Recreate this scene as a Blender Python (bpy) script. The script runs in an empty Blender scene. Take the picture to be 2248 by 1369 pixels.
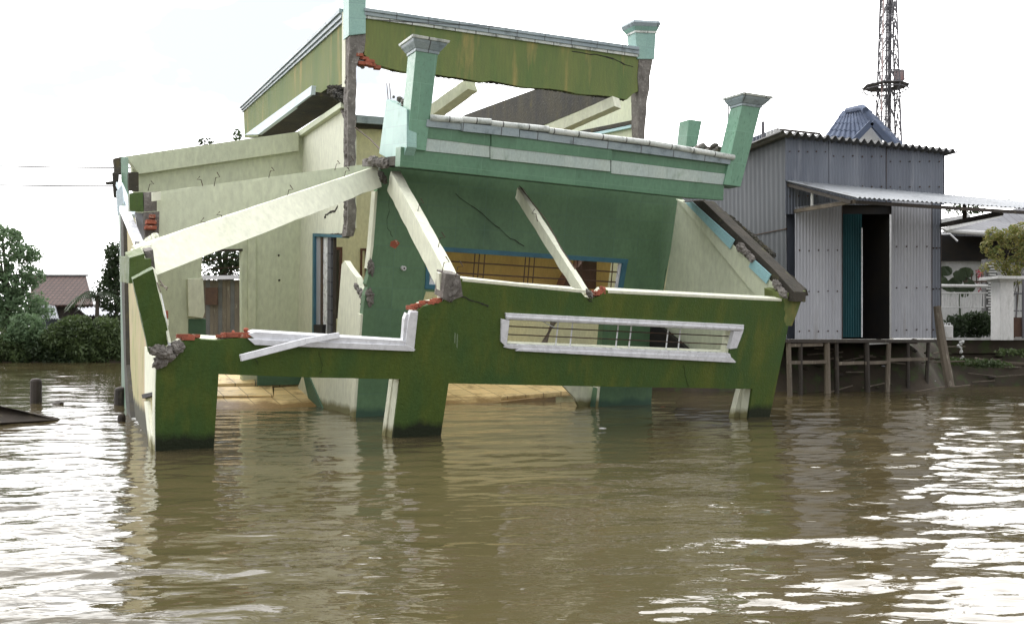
import bpy, bmesh, math, random
import numpy as np
from mathutils import Vector, Matrix, noise
from mathutils.geometry import tessellate_polygon
random.seed(7); RS = np.random.RandomState(7)
R = math.radians
sc = bpy.context.scene
col = sc.collection
# ------------------------------------------------------------------ camera, sky, sun, exposure
FOC = 2100.0; CX = 1124.0; HY = 740.0; H = 1.5
cd = bpy.data.cameras.new('camera'); cam = bpy.data.objects.new('camera', cd); col.objects.link(cam)
cam.location = (0, 0, H); cam.rotation_euler = (R(90), 0, 0)
cd.sensor_width = 36; cd.lens = FOC/2248*36; cd.shift_y = (HY-684.5)/2248; cd.clip_start = .1; cd.clip_end = 3000
sc.camera = cam
SUN_EL, SUN_AZ = R(52), R(-38)            # azimuth measured from +Y (view direction) towards +X
sd = Vector((math.sin(SUN_AZ)*math.cos(SUN_EL), math.cos(SUN_AZ)*math.cos(SUN_EL), math.sin(SUN_EL)))
w = bpy.data.worlds.new('World'); sc.world = w; w.use_nodes = True
nt = w.node_tree; N = nt.nodes; L = nt.links; N.clear()
out = N.new('ShaderNodeOutputWorld'); bg = N.new('ShaderNodeBackground'); bg.inputs['Strength'].default_value = .1
sky = N.new('ShaderNodeTexSky'); sky.sky_type = 'NISHITA'; sky.sun_disc = False
sky.sun_elevation = SUN_EL; sky.sun_rotation = SUN_AZ; sky.dust_density = 3; sky.air_density = 1.2
tc = N.new('ShaderNodeTexCoord')
mp = N.new('ShaderNodeMapping'); mp.inputs['Scale'].default_value = (1.2, 1.2, 2.6); mp.inputs['Location'].default_value = (.35, .1, .6)
nz = N.new('ShaderNodeTexNoise'); nz.inputs['Scale'].default_value = 2.1; nz.inputs['Detail'].default_value = 6; nz.inputs['Roughness'].default_value = .5
cr = N.new('ShaderNodeMapRange'); cr.inputs[1].default_value = .37; cr.inputs[2].default_value = .50; cr.inputs[3].default_value = 0.0
dt = N.new('ShaderNodeVectorMath'); dt.operation = 'DOT_PRODUCT'; dt.inputs[1].default_value = Vector((-.22, .88, .42)).normalized()
mr = N.new('ShaderNodeMapRange'); mr.inputs[1].default_value = -.3; mr.inputs[2].default_value = .95; mr.inputs[3].default_value = 13; mr.inputs[4].default_value = 46; mr.interpolation_type = 'SMOOTHSTEP'
cl = N.new('ShaderNodeVectorMath'); cl.operation = 'SCALE'; cl.inputs[0].default_value = (1, .99, .985)
hz = N.new('ShaderNodeVectorMath'); hz.operation = 'SCALE'; hz.inputs['Scale'].default_value = .2   # thin pale haze under the clouds
ad = N.new('ShaderNodeVectorMath'); ad.operation = 'ADD'; ad.inputs[1].default_value = (7.7, 8.05, 8.6)
mx = N.new('ShaderNodeMix'); mx.data_type = 'RGBA'
L.new(tc.outputs['Generated'], mp.inputs[0]); L.new(mp.outputs[0], nz.inputs['Vector']); L.new(nz.outputs['Fac'], cr.inputs[0])
L.new(tc.outputs['Generated'], dt.inputs[0]); L.new(dt.outputs['Value'], mr.inputs[0]); L.new(mr.outputs[0], cl.inputs['Scale'])
L.new(sky.outputs[0], hz.inputs[0]); L.new(hz.outputs[0], ad.inputs[0])
L.new(cr.outputs[0], mx.inputs['Factor']); L.new(ad.outputs[0], mx.inputs['A']); L.new(cl.outputs[0], mx.inputs['B'])
L.new(mx.outputs['Result'], bg.inputs['Color']); L.new(bg.outputs[0], out.inputs[0])
sl = bpy.data.lights.new('sun', 'SUN'); sl.energy = 1.3; sl.angle = R(14); sl.color = (1, .96, .9)
so = bpy.data.objects.new('sun', sl); col.objects.link(so); so.rotation_euler = (-sd).to_track_quat('-Z', 'Y').to_euler()
so.location = (0, 0, 60)
sc.view_settings.view_transform = 'Standard'; sc.view_settings.look = 'None'; sc.view_settings.exposure = 0.1; sc.view_settings.gamma = 1
sc.view_settings.use_curve_mapping = False

# ------------------------------------------------------------------ materials
def mat(name, c1, c2=None, s=1.5, st=1.0, c3=None, s3=5, t3=(.55, .7), rough=.8, bump=.25, bs=25, tile=None, wet=None, metal=0.0, spec=.4, speck=None):
    m = bpy.data.materials.new(name); m.use_nodes = True
    n = m.node_tree.nodes; l = m.node_tree.links; b = n['Principled BSDF']
    g = n.new('ShaderNodeNewGeometry'); q = n.new('ShaderNodeMapping'); q.inputs['Scale'].default_value = (1, 1, st)
    l.new(g.outputs['Position'], q.inputs[0])
    def noise_(sc_, det=6, vec=None, r=.6):
        x = n.new('ShaderNodeTexNoise'); x.inputs['Scale'].default_value = sc_; x.inputs['Detail'].default_value = det; x.inputs['Roughness'].default_value = r
        l.new(vec or q.outputs[0], x.inputs['Vector']); return x.outputs['Fac']
    def mixc(f, a, bb, mode='MIX'):
        x = n.new('ShaderNodeMix'); x.data_type = 'RGBA'; x.blend_type = mode
        for k, v in (('Factor', f), ('A', a), ('B', bb)):
            if isinstance(v, (tuple, float, int)): x.inputs[k].default_value = v if not isinstance(v, tuple) else (*v, 1)[:4]
            else: l.new(v, x.inputs[k])
        return x.outputs['Result']
    def rng(v, a, c, lo=0., hi=1.):
        x = n.new('ShaderNodeMapRange'); x.inputs[1].default_value = a; x.inputs[2].default_value = c; x.inputs[3].default_value = lo; x.inputs[4].default_value = hi
        l.new(v, x.inputs[0]); return x.outputs[0]
    c = mixc(rng(noise_(s), .35, .65), c1, c2 or tuple(k*.8 for k in c1))
    if c3: c = mixc(rng(noise_(s3, 8), *t3), c, c3)
    fine = noise_(s*12+6, 4)
    c = mixc(1.0, c, rngcol(n, l, fine), 'MULTIPLY')
    if speck: c = mixc(rng(noise_(speck[1], 3, g.outputs['Position'], .5), speck[2], speck[2]+.04), c, speck[0])
    hgt = noise_(bs, 5, g.outputs['Position'])
    if tile:
        uv = n.new('ShaderNodeTexCoord'); br = n.new('ShaderNodeTexBrick'); br.offset = tile[4] if len(tile) > 4 else 0
        br.inputs['Scale'].default_value = 1; br.inputs['Brick Width'].default_value = tile[0]; br.inputs['Row Height'].default_value = tile[1]
        br.inputs['Mortar Size'].default_value = tile[3]; br.inputs['Mortar Smooth'].default_value = .2
        br.inputs['Color1'].default_value = (1, 1, 1, 1); br.inputs['Color2'].default_value = (.86, .88, .88, 1); br.inputs['Mortar'].default_value = (1, 1, 1, 1)
        l.new(uv.outputs['UV'], br.inputs['Vector'])
        c = mixc(1.0, c, br.outputs['Color'], 'MULTIPLY'); c = mixc(br.outputs['Fac'], c, tile[2])
    if wet:   # damp algae band just above the water, with its own ragged edge
        sp = n.new('ShaderNodeSeparateXYZ'); l.new(g.outputs['Position'], sp.inputs[0])
        a = n.new('ShaderNodeMath'); a.operation = 'MULTIPLY_ADD'; a.inputs[1].default_value = .35
        l.new(noise_(2.5), a.inputs[0]); l.new(sp.outputs['Z'], a.inputs[2])
        c = mixc(rng(a.outputs[0], wet[1], wet[1]+.12, 1., 0.), c, wet[0])
    l.new(c, b.inputs['Base Color'])
    bp = n.new('ShaderNodeBump'); bp.inputs['Strength'].default_value = bump; bp.inputs['Distance'].default_value = .02; l.new(hgt, bp.inputs['Height'])
    l.new(bp.outputs[0], b.inputs['Normal'])
    l.new(rng(fine, .3, .7, max(rough-.12, .05), min(rough+.1, 1)), b.inputs['Roughness'])
    b.inputs['Metallic'].default_value = metal; b.inputs['Specular IOR Level'].default_value = spec
    return m
def rngcol(n, l, v):
    x = n.new('ShaderNodeMapRange'); x.inputs[1].default_value = .3; x.inputs[2].default_value = .7; x.inputs[3].default_value = .86; x.inputs[4].default_value = 1.08
    l.new(v, x.inputs[0]); return x.outputs[0]

ALGAE = (.012, .018, .006)
m_moss = mat('mossy_green_paint', (.042, .092, .020), (.078, .110, .012), 1.3, .22, (.11, .13, .022), 2.6, (.54, .8), rough=.6, bump=.45, wet=(ALGAE, .30), speck=((.16, .2, .12), 9, .755))
m_cream = mat('cream_plaster', (.62, .66, .49), (.56, .60, .46), .5, .4, (.47, .50, .34), 1.6, (.6, .85), wet=((.16, .15, .07), .30))
m_creamw = mat('pale_cream_plaster', (.73, .74, .60), (.67, .69, .56), .5, .4, (.56, .56, .42), 2, (.62, .85), wet=((.2, .19, .09), .25))
m_yellow = mat('yellow_plaster', (.62, .60, .36), (.54, .53, .34), .7, .5, wet=((.2, .17, .06), .3))
m_tanw = mat('tan_plaster', (.45, .36, .22), (.35, .34, .15), 1.2, .4, (.13, .18, .06), 3, (.55, .7), wet=((.05, .05, .03), .45))
m_gtile = mat('green_wall_tile', (.125, .225, .122), (.105, .19, .105), .8, .6, (.08, .15, .09), 1.3, (.5, .75), rough=.5, tile=(.62, .40, (.095, .175, .12), .005), wet=((.05, .1, .07), .25), bump=.05)
m_gplain = mat('green_wall_paint', (.07, .14, .085), (.055, .12, .075), .6, 1, rough=.6, bump=.1)
m_btile = mat('mint_balcony_tile', (.165, .33, .225), (.13, .27, .19), 1.0, .6, (.10, .22, .13), 4, (.6, .8), rough=.35, tile=(.45, .62, (.20, .37, .27), .004, .5), bump=.05, spec=.5)
m_btile2 = mat('dark_mint_tile', (.12, .24, .15), (.095, .20, .125), 1.0, .6, (.065, .15, .07), 4, (.6, .8), rough=.4, tile=(.62, .60, (.14, .26, .175), .004), bump=.05)
m_teal = mat('pale_teal_tile', (.30, .48, .42), (.25, .42, .38), 2, 1, (.16, .3, .22), 4, (.6, .8), rough=.4, tile=(.4, .3, (.2, .3, .3), .004), bump=.05)
m_sky = mat('pale_blue_tile', (.30, .52, .56), (.34, .58, .62), 2, 1, (.2, .3, .3), 7, (.6, .75), rough=.4, bump=.1)
m_fasc = mat('bluish_white_fascia', (.62, .72, .78), (.55, .66, .72), 2, 1, (.3, .34, .34), 5, (.6, .8), rough=.6)
m_band = mat('pale_grey_band_tile', (.48, .55, .50), (.42, .50, .48), 2, .5, (.25, .33, .26), 5, (.58, .75), rough=.45, tile=(.6, .5, (.3, .36, .33), .004), bump=.05)
m_olive = mat('olive_stained_paint', (.175, .20, .065), (.11, .165, .055), 1.1, .16, (.30, .25, .09), 2.6, (.55, .7), rough=.8, bump=.3)
m_cope = mat('grey_ceramic_coping', (.34, .40, .42), (.27, .33, .37), 2.5, 1, (.14, .17, .17), 5, (.56, .72), rough=.4, tile=(.72, 3., (.10, .11, .12), .012), bump=.1)
m_copew = mat('white_ceramic_coping', (.68, .70, .66), (.5, .54, .52), 3, 1, (.22, .24, .22), 6, (.55, .7), rough=.35, tile=(.5, 3., (.06, .06, .06), .012), bump=.1)
m_conc = mat('broken_concrete', (.21, .195, .18), (.12, .11, .10), 5, 1, (.30, .28, .26), 12, (.55, .7), rough=.95, bump=1., bs=18)
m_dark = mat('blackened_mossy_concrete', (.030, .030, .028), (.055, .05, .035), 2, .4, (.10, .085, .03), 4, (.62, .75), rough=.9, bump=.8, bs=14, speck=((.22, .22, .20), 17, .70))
m_brick = mat('red_brick', (.36, .105, .06), (.25, .08, .05), 6, 1, (.5, .36, .28), 14, (.6, .7), rough=.9, bump=.8, bs=20)
m_alu = mat('white_aluminium', (.74, .75, .78), (.66, .67, .72), .2, 1, rough=.3, bump=.05, spec=.6)
m_blue = mat('blue_window_paint', (.05, .16, .22), (.04, .12, .17), 3, 1, rough=.5, bump=.1)
m_iron = mat('dark_iron', (.05, .04, .035), (.09, .05, .03), 9, 1, rough=.7, bump=.2, metal=.3)
m_rust = mat('brown_rust', (.10, .055, .035), (.07, .04, .03), 9, 1, rough=.8)
m_ochre = mat('ochre_surface', (.52, .33, .10), (.42, .25, .08), 1.4, .3, rough=.9)
m_brown = mat('brown_wood', (.12, .05, .025), (.08, .035, .02), 3, .3, rough=.5)
m_floor = mat('tan_floor_tile', (.80, .60, .30), (.68, .50, .24), .9, 1, (.22, .13, .05), 2.2, (.55, .72), rough=.4, tile=(.5, .5, (.2, .14, .07), .012), wet=((.20, .12, .04), .22), bump=.1)
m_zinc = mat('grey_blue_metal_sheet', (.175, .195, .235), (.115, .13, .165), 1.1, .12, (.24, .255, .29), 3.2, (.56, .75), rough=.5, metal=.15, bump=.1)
m_zinc2 = mat('pale_metal_sheet', (.42, .43, .47), (.34, .35, .39), .9, .15, (.24, .22, .205), 2.8, (.6, .8), rough=.45, metal=.15, bump=.08)
m_awn = mat('weathered_awning_sheet', (.23, .245, .265), (.17, .185, .205), 1, 1, (.09, .085, .08), 2.5, (.6, .75), rough=.5, metal=.2, bump=.1)
m_fibre = mat('fibre_cement_sheet', (.16, .16, .16), (.10, .10, .10), 2, 1, rough=.9)
m_zinc3 = mat('shaded_metal_sheet', (.085, .094, .108), (.066, .074, .087), .7, .2, (.075, .08, .09), 2.6, (.6, .8), rough=.65, metal=.1, bump=.1)  # darker copy of the metal sheet: side-wall shade put into the colour
m_brownslab = mat('brown_mossy_concrete', (.06, .052, .04), (.035, .032, .026), 2.5, 1, (.11, .105, .05), 5, (.58, .75), rough=.95, bump=1., bs=12)
m_scuff = mat('faded_scuff', (.17, .22, .13), (.14, .19, .11), 3)
m_tealdoor = mat('teal_folding_door', (.02, .10, .12), (.018, .075, .09), 3, .3, rough=.5, metal=.2, bump=.05)
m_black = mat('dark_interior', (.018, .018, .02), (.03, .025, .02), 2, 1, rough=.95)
m_wood = mat('grey_weathered_wood', (.19, .16, .125), (.12, .10, .08), 4, .25, (.30, .27, .22), 8, (.58, .7), rough=.9, bump=.6)
m_woodd = mat('dark_wet_wood', (.05, .04, .033), (.03, .025, .02), 4, .3, (.10, .085, .06), 8, (.58, .7), rough=.7, bump=.6)
m_blueroof = mat('blue_roof_tile', (.085, .11, .17), (.06, .08, .13), 1.2, 1, (.15, .17, .21), 3, (.58, .72), rough=.85, bump=.2)
m_redroof = mat('brown_red_roof_tile', (.095, .052, .042), (.07, .04, .036), 4, 1, (.2, .13, .11), 12, (.55, .7), rough=.8, tile=(.35, .4, (.03, .02, .02), .05), bump=.2)
m_white = mat('white_masonry', (.62, .62, .62), (.52, .53, .52), 1, .4, (.3, .31, .28), 3, (.58, .75), rough=.7)
m_steel = mat('grey_tower_steel', (.13, .125, .14), (.10, .10, .11), 3, 1, rough=.6)
m_steelr = mat('faded_red_steel', (.33, .18, .17), (.42, .40, .40), .25, 1, rough=.6)
m_mud = mat('bank_mud', (.062, .048, .034), (.035, .029, .021), 1.5, 1, (.05, .065, .025), 3, (.5, .65), rough=.9, bump=1., bs=6)
m_red = mat('red_petals', (.4, .05, .07), (.3, .03, .05), 6)
m_bark = mat('bark', (.09, .075, .055), (.06, .05, .04), 5, .3, rough=.9, bump=.8)
m_slate = mat('grey_tile_roof', (.13, .135, .15), (.10, .10, .115), 1.5, 1, rough=.7, tile=(.3, .3, (.05, .05, .06), .02))
m_wire = mat('black_cable', (.03, .03, .035), (.04, .04, .04), 5)

def leafmat(name, a, b, c):
    m = bpy.data.materials.new(name); m.use_nodes = True; n = m.node_tree.nodes; l = m.node_tree.links; p = n['Principled BSDF']
    g = n.new('ShaderNodeNewGeometry'); q = n.new('ShaderNodeTexNoise'); q.inputs['Scale'].default_value = 1.3; l.new(g.outputs['Position'], q.inputs['Vector'])
    r = n.new('ShaderNodeValToRGB'); e = r.color_ramp.elements; e[0].position = .3; e[0].color = (*a, 1); e[1].position = .62; e[1].color = (*b, 1)
    l.new(q.outputs['Fac'], r.inputs[0])
    x = n.new('ShaderNodeMix'); x.data_type = 'RGBA'; l.new(g.outputs['Random Per Island'], x.inputs['Factor']); l.new(r.outputs[0], x.inputs['A']); x.inputs['B'].default_value = (*c, 1)
    l.new(x.outputs['Result'], p.inputs['Base Color']); p.inputs['Roughness'].default_value = .55
    t = n.new('ShaderNodeBsdfTranslucent'); l.new(x.outputs['Result'], t.inputs['Color'])
    mm = n.new('ShaderNodeMixShader'); mm.inputs[0].default_value = .35; o = n['Material Output']
    l.new(p.outputs[0], mm.inputs[1]); l.new(t.outputs[0], mm.inputs[2]); l.new(mm.outputs[0], o.inputs['Surface'])
    return m
lf_dark = leafmat('dark_foliage', (.016, .030, .012), (.04, .068, .022), (.032, .055, .02))
lf_mid = leafmat('mid_foliage', (.035, .06, .02), (.10, .145, .045), (.07, .105, .04))
lf_pale = leafmat('pale_foliage', (.07, .13, .06), (.14, .22, .11), (.13, .20, .10))
lf_yel = leafmat('yellow_green_foliage', (.05, .09, .02), (.15, .19, .04), (.26, .22, .07))

# ------------------------------------------------------------------ helpers
def C(px, py, Y): return Vector(((px-CX)/FOC*Y, Y, H+(HY-py)/FOC*Y))
class Plane:
    def __init__(s, o, u, w):
        s.o = o; s.u = u.normalized(); n = s.u.cross(w).normalized(); s.n = n; s.w = n.cross(s.u).normalized()
        if s.w.z < 0: s.w = -s.w
    def hit(s, px, py, off=0.):
        d = Vector(((px-CX)/FOC, 1, (HY-py)/FOC)); c = Vector((0, 0, H))
        o = s.o - s.back*off if off else s.o
        return c + d*((o-c).dot(s.n)/d.dot(s.n))
    @property
    def back(s): return s.n if s.n.y > 0 else -s.n
def wpos(o):
    v = Vector((0, 0, 0))
    while o: v += o.location; o = o.parent
    return v
class MB:
    def __init__(s): s.v = []; s.f = []; s.mi = []; s.m = []
    def add(s, vs, fs, m):
        if m not in s.m: s.m.append(m)
        k = len(s.v); s.v += [Vector(p) for p in vs]; i = s.m.index(m)
        for f in fs: s.f.append([a+k for a in f]); s.mi.append(i)
        return s
    def hexa(s, q, b, m):      # q: four corners; b: vector, or four back corners
        bb = [p+b for p in q] if isinstance(b, Vector) else list(b)
        return s.add(list(q)+bb, [(0, 1, 2, 3), (7, 6, 5, 4), (0, 4, 5, 1), (1, 5, 6, 2), (2, 6, 7, 3), (3, 7, 4, 0)], m)
    def box(s, c, sx, sy, sz, m, rz=0):
        r = Matrix.Rotation(rz, 3, 'Z'); c = Vector(c)
        q = [c + r @ Vector((x*sx/2, -sy/2, z*sz/2)) for x, z in ((-1, -1), (1, -1), (1, 1), (-1, 1))]
        return s.hexa(q, r @ Vector((0, sy, 0)), m)
    def beam(s, a, b, wd, ht, m, up=Vector((0, 0, 1))):   # a, b: middle of the top face
        d = (b-a).normalized(); sd_ = d.cross(up).normalized(); u2 = sd_.cross(d).normalized()
        q = lambda p: [p-sd_*wd/2-u2*ht, p+sd_*wd/2-u2*ht, p+sd_*wd/2, p-sd_*wd/2]
        return s.hexa(q(a), q(b), m)
    def slab(s, outline, vec, m, holes=()):    # planar outline of 3D points extruded by vec
        loops = [list(outline)]+[list(h) for h in holes]; flat = [p for lp in loops for p in lp]
        n = vec.normalized(); a = (loops[0][1]-loops[0][0]); a = (a-n*a.dot(n)).normalized(); b = n.cross(a)
        two = [[Vector((p.dot(a), p.dot(b), 0)) for p in lp] for lp in loops]
        tr = tessellate_polygon(two); k = len(flat)
        fs = [tuple(t) for t in tr]+[tuple(i+k for i in reversed(t)) for t in tr]; j = 0
        for lp in loops:
            c = len(lp)
            fs += [(j+i, j+(i+1) % c, j+(i+1) % c+k, j+i+k) for i in range(c)]; j += c
        return s.add(flat+[p+vec for p in flat], fs, m)
    def tube(s, pts, r, m, n=6):
        pts = [Vector(p) for p in pts]; rs = r if isinstance(r, (list, tuple)) else [r]*len(pts); vs = []; fs = []
        for i, p in enumerate(pts):
            d = (pts[min(i+1, len(pts)-1)]-pts[max(i-1, 0)]).normalized()
            a = d.cross(Vector((0, 0, 1)) if abs(d.z) < .9 else Vector((1, 0, 0))).normalized(); b = d.cross(a)
            vs += [p+(a*math.cos(t)+b*math.sin(t))*rs[i] for t in [2*math.pi*k/n for k in range(n)]]
        for i in range(len(pts)-1):
            for k in range(n): fs.append((i*n+k, i*n+(k+1) % n, (i+1)*n+(k+1) % n, (i+1)*n+k))
        fs += [tuple(range(n)), tuple(range((len(pts)-1)*n, len(pts)*n))]
        return s.add(vs, fs, m)
    def corr(s, a, b, c, d, n, amp, m, seg=6, nv=1, thick=.006):   # a-b: along the waves, a-d: along a rib
        nn = (b-a).cross(d-a).normalized(); T = n*seg+1; fs = []; vs = []
        for side in (0, 1):
            for j in range(nv+1):
                for i in range(T):
                    t = i/(T-1); p = a.lerp(b, t).lerp(d.lerp(c, t), j/nv)
                    vs.append(p+nn*(amp*math.sin(2*math.pi*i/seg)+side*thick))
        W = T; K = (nv+1)*W
        for j in range(nv):
            for i in range(T-1):
                q = (j*W+i, j*W+i+1, (j+1)*W+i+1, (j+1)*W+i); fs += [q, tuple(k+K for k in reversed(q))]
        for i in range(T-1): fs += [(i, i+1, i+1+K, i+K), (nv*W+i, nv*W+i+K, nv*W+i+1+K, nv*W+i+1)]
        return s.add(vs, fs, m)
    def lump(s, c, r, m, sc_=(1, 1, 1)):
        bm = bmesh.new(); bmesh.ops.create_icosphere(bm, subdivisions=1, radius=1)
        q = Matrix.Rotation(random.random()*6, 3, Vector((random.random(), random.random(), random.random()+.1)).normalized())
        vs = [Vector(c)+(q @ (v.co*random.uniform(.65, 1.15)))*r for v in bm.verts]
        vs = [Vector(c)+Vector(((v-Vector(c)).x*sc_[0], (v-Vector(c)).y*sc_[1], (v-Vector(c)).z*sc_[2])) for v in vs]
        fs = [tuple(v.index for v in f.verts) for f in bm.faces]; bm.free()
        return s.add(vs, fs, m)
    def rubble(s, pts, r, n, m, spread=.1):
        for i in range(n):
            t = random.random()*(len(pts)-1); k = min(int(t), len(pts)-2); p = pts[k].lerp(pts[k+1], t-k)
            p = p+Vector([random.gauss(0, spread) for _ in range(3)]); s.lump(p, r*random.uniform(.5, 1.2), m[i % len(m)] if isinstance(m, list) else m)
        return s
    def build(s, name, parent=None, frame=None, bevel=0, worn=0, smooth=False, loc=None, recalc=True):
        me = bpy.data.meshes.new(name)
        base = wpos(parent) if parent else (loc if loc is not None else Vector((sum(v.x for v in s.v)/len(s.v), sum(v.y for v in s.v)/len(s.v), min(v.z for v in s.v))))
        me.from_pydata([v-base for v in s.v], [], s.f)
        for m in s.m: me.materials.append(m)
        me.polygons.foreach_set('material_index', s.mi)
        bm = bmesh.new(); bm.from_mesh(me)
        if recalc: bmesh.ops.recalc_face_normals(bm, faces=bm.faces)
        if worn:
            bmesh.ops.subdivide_edges(bm, edges=bm.edges, cuts=2, use_grid_fill=True)
            bmesh.ops.subdivide_edges(bm, edges=[e for e in bm.edges if e.calc_length() > .12], cuts=5, use_grid_fill=True)
            bm.normal_update(); mv = []
            for v in bm.verts:
                sh_ = max([e.calc_face_angle(0) for e in v.link_edges] or [0]) > .6; p = v.co+base
                d = noise.noise(p*3)*.35+noise.noise(p*11)*.3
                mv.append(v.normal*(worn*d-(max(0, noise.noise(p*7+Vector((9, 0, 0)))-.05)*worn*5 if sh_ else 0)))
            for v, m_ in zip(bm.verts, mv): v.co += m_
            bevel = 0
        uv = bm.loops.layers.uv.new('UV')
        for f in bm.faces:
            n = f.normal
            if frame:
                ax = sorted(frame, key=lambda a: -abs(a.dot(n))); t, b = [a for a in frame if a is not ax[0]]
                if t is frame[2]: t, b = b, t
            else:
                t = Vector((0, 0, 1)).cross(n) if abs(n.z) < .95 else Vector((1, 0, 0)); t.normalize(); b = n.cross(t)
            for lp in f.loops:
                p = lp.vert.co+base; lp[uv].uv = (p.dot(t), p.dot(b))
            if smooth: f.smooth = True
        bm.to_mesh(me); bm.free()
        o = bpy.data.objects.new(name, me); col.objects.link(o)
        if parent: o.parent = parent
        else: o.location = base
        if bevel:
            b = o.modifiers.new('bevel', 'BEVEL'); b.width = bevel; b.segments = 2; b.limit_method = 'ANGLE'; b.angle_limit = R(35)
        return o
def tag(o, label=None, cat=None, group=None, kind=None):
    for k, v in (('label', label), ('category', cat), ('group', group), ('kind', kind)):
        if v: o[k] = v
    return o
def thing(name, loc, label, cat, group=None):
    o = bpy.data.objects.new(name, None); col.objects.link(o); o.location = loc; o.empty_display_size = .3
    return tag(o, label, cat, group)
def J(p, q, n, a):     # ragged run of pixel points between p and q
    r = []
    for i in range(1, n):
        t = (i+random.uniform(-.3, .3))/n; r.append((p[0]+(q[0]-p[0])*t+random.uniform(-a, a), p[1]+(q[1]-p[1])*t+random.uniform(-a, a)))
    return r
def leaves(name, blobs, size, m, parent=None, loc=None, seed=1, flat=.0):
    """blobs: (centre, (rx,ry,rz), count); leaf-sized folded quads through the crown's volume"""
    rs = np.random.RandomState(seed); P = []; 
    for c, r, n in blobs:
        d = rs.normal(size=(n, 3)); d /= np.linalg.norm(d, axis=1)[:, None]
        rad = rs.uniform(.35, 1., n)**.6; k = rs.uniform(-1, 1, (7, 3)); k /= np.linalg.norm(k, axis=1)[:, None]
        lob = 0.72+.34*np.max(np.clip(d @ k.T, 0, 1)**4, axis=1)
        P.append(np.array(c)+d*np.array(r)*(rad*lob)[:, None])
    P = np.concatenate(P); n = len(P)
    a = rs.normal(size=(n, 3)); a /= np.linalg.norm(a, axis=1)[:, None]
    b = np.cross(a, rs.normal(size=(n, 3))); b /= np.linalg.norm(b, axis=1)[:, None]
    s_ = size*rs.uniform(.6, 1.35, (n, 1)); nn = np.cross(a, b)
    V = np.stack([P-a*s_, P-b*s_*.42+nn*s_*.1, P+a*s_, P+b*s_*.42+nn*s_*.1], 1).reshape(-1, 3)
    base = wpos(parent) if parent else loc
    V = V-np.array(base); me = bpy.data.meshes.new(name)
    me.from_pydata(V.tolist(), [], np.arange(n*4).reshape(-1, 4).tolist()); me.materials.append(m)
    o = bpy.data.objects.new(name, me); col.objects.link(o)
    if parent: o.parent = parent
    else: o.location = base
    return o
def tree(name, base, blobs, size, m, label, cat='tree', r=.18, seed=1, group=None):
    t = thing(name, base, label, cat, group); b = MB(); random.seed(seed); top = Vector(blobs[0][0])
    b.tube([base, base.lerp(top, .5)+Vector((.15, 0, 0)), top], [r, r*.75, r*.3], m_bark, 7)
    for c, rr, n in blobs:
        c = Vector(c); st = base.lerp(top, random.uniform(.35, .7))
        for k in range(3):
            e = c+Vector([random.uniform(-.6, .6)*q for q in rr]); mid = st.lerp(e, .5)+Vector((0, 0, .15*rr[2]))
            b.tube([st, mid, e], [r*.4, r*.25, r*.06], m_bark, 5)
    b.build('trunk', t); leaves('crown', blobs, size, m, t, seed=seed)
    return t

# ------------------------------------------------------------------ ground, banks, river
def shore(x):
    if x < -23: return 57+.02*(x+23)
    if x < -10: return 57-28*(x+23)/13
    if x < 3: return 28.5
    if x < 11.5: return 28.5-2.5*min(1, (x-3)/2)
    if x < 14: return 26.0+1.4*(x-11.5)
    return 29.4
xs = np.concatenate([np.linspace(-900, -70, 24), np.linspace(-66, 40, 330), np.linspace(44, 900, 24)])
ys = np.concatenate([np.linspace(24, 75, 190), np.linspace(78, 900, 40)])
verts = []; 
for y in ys:
    for x in xs:
        d = y-shore(x)+noise.noise(Vector((x*.5, y*.5, 0)))*.5
        t = max(0., min(1., (d+1)/3.)); z = -1.0+2.38*(t*t*(3-2*t))
        if t < 1: z += .16*noise.noise(Vector((x*1.3, y*1.3, 3)))+.06*noise.noise(Vector((x*4, y*4, 3)))
        if y > 50 and x < -16: z = min(z, .5+.02*(y-50)) if z > .5 else z
        verts.append((x, y, z))
W_ = len(xs); fcs = [(j*W_+i, j*W_+i+1, (j+1)*W_+i+1, (j+1)*W_+i) for j in range(len(ys)-1) for i in range(W_-1)]
me = bpy.data.meshes.new('ground'); me.from_pydata(verts, [], fcs); me.materials.append(m_mud)
me.polygons.foreach_set('use_smooth', [True]*len(fcs))
g = bpy.data.objects.new('ground', me); col.objects.link(g); tag(g, 'muddy river bank rising behind the houses', kind='structure')

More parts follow.
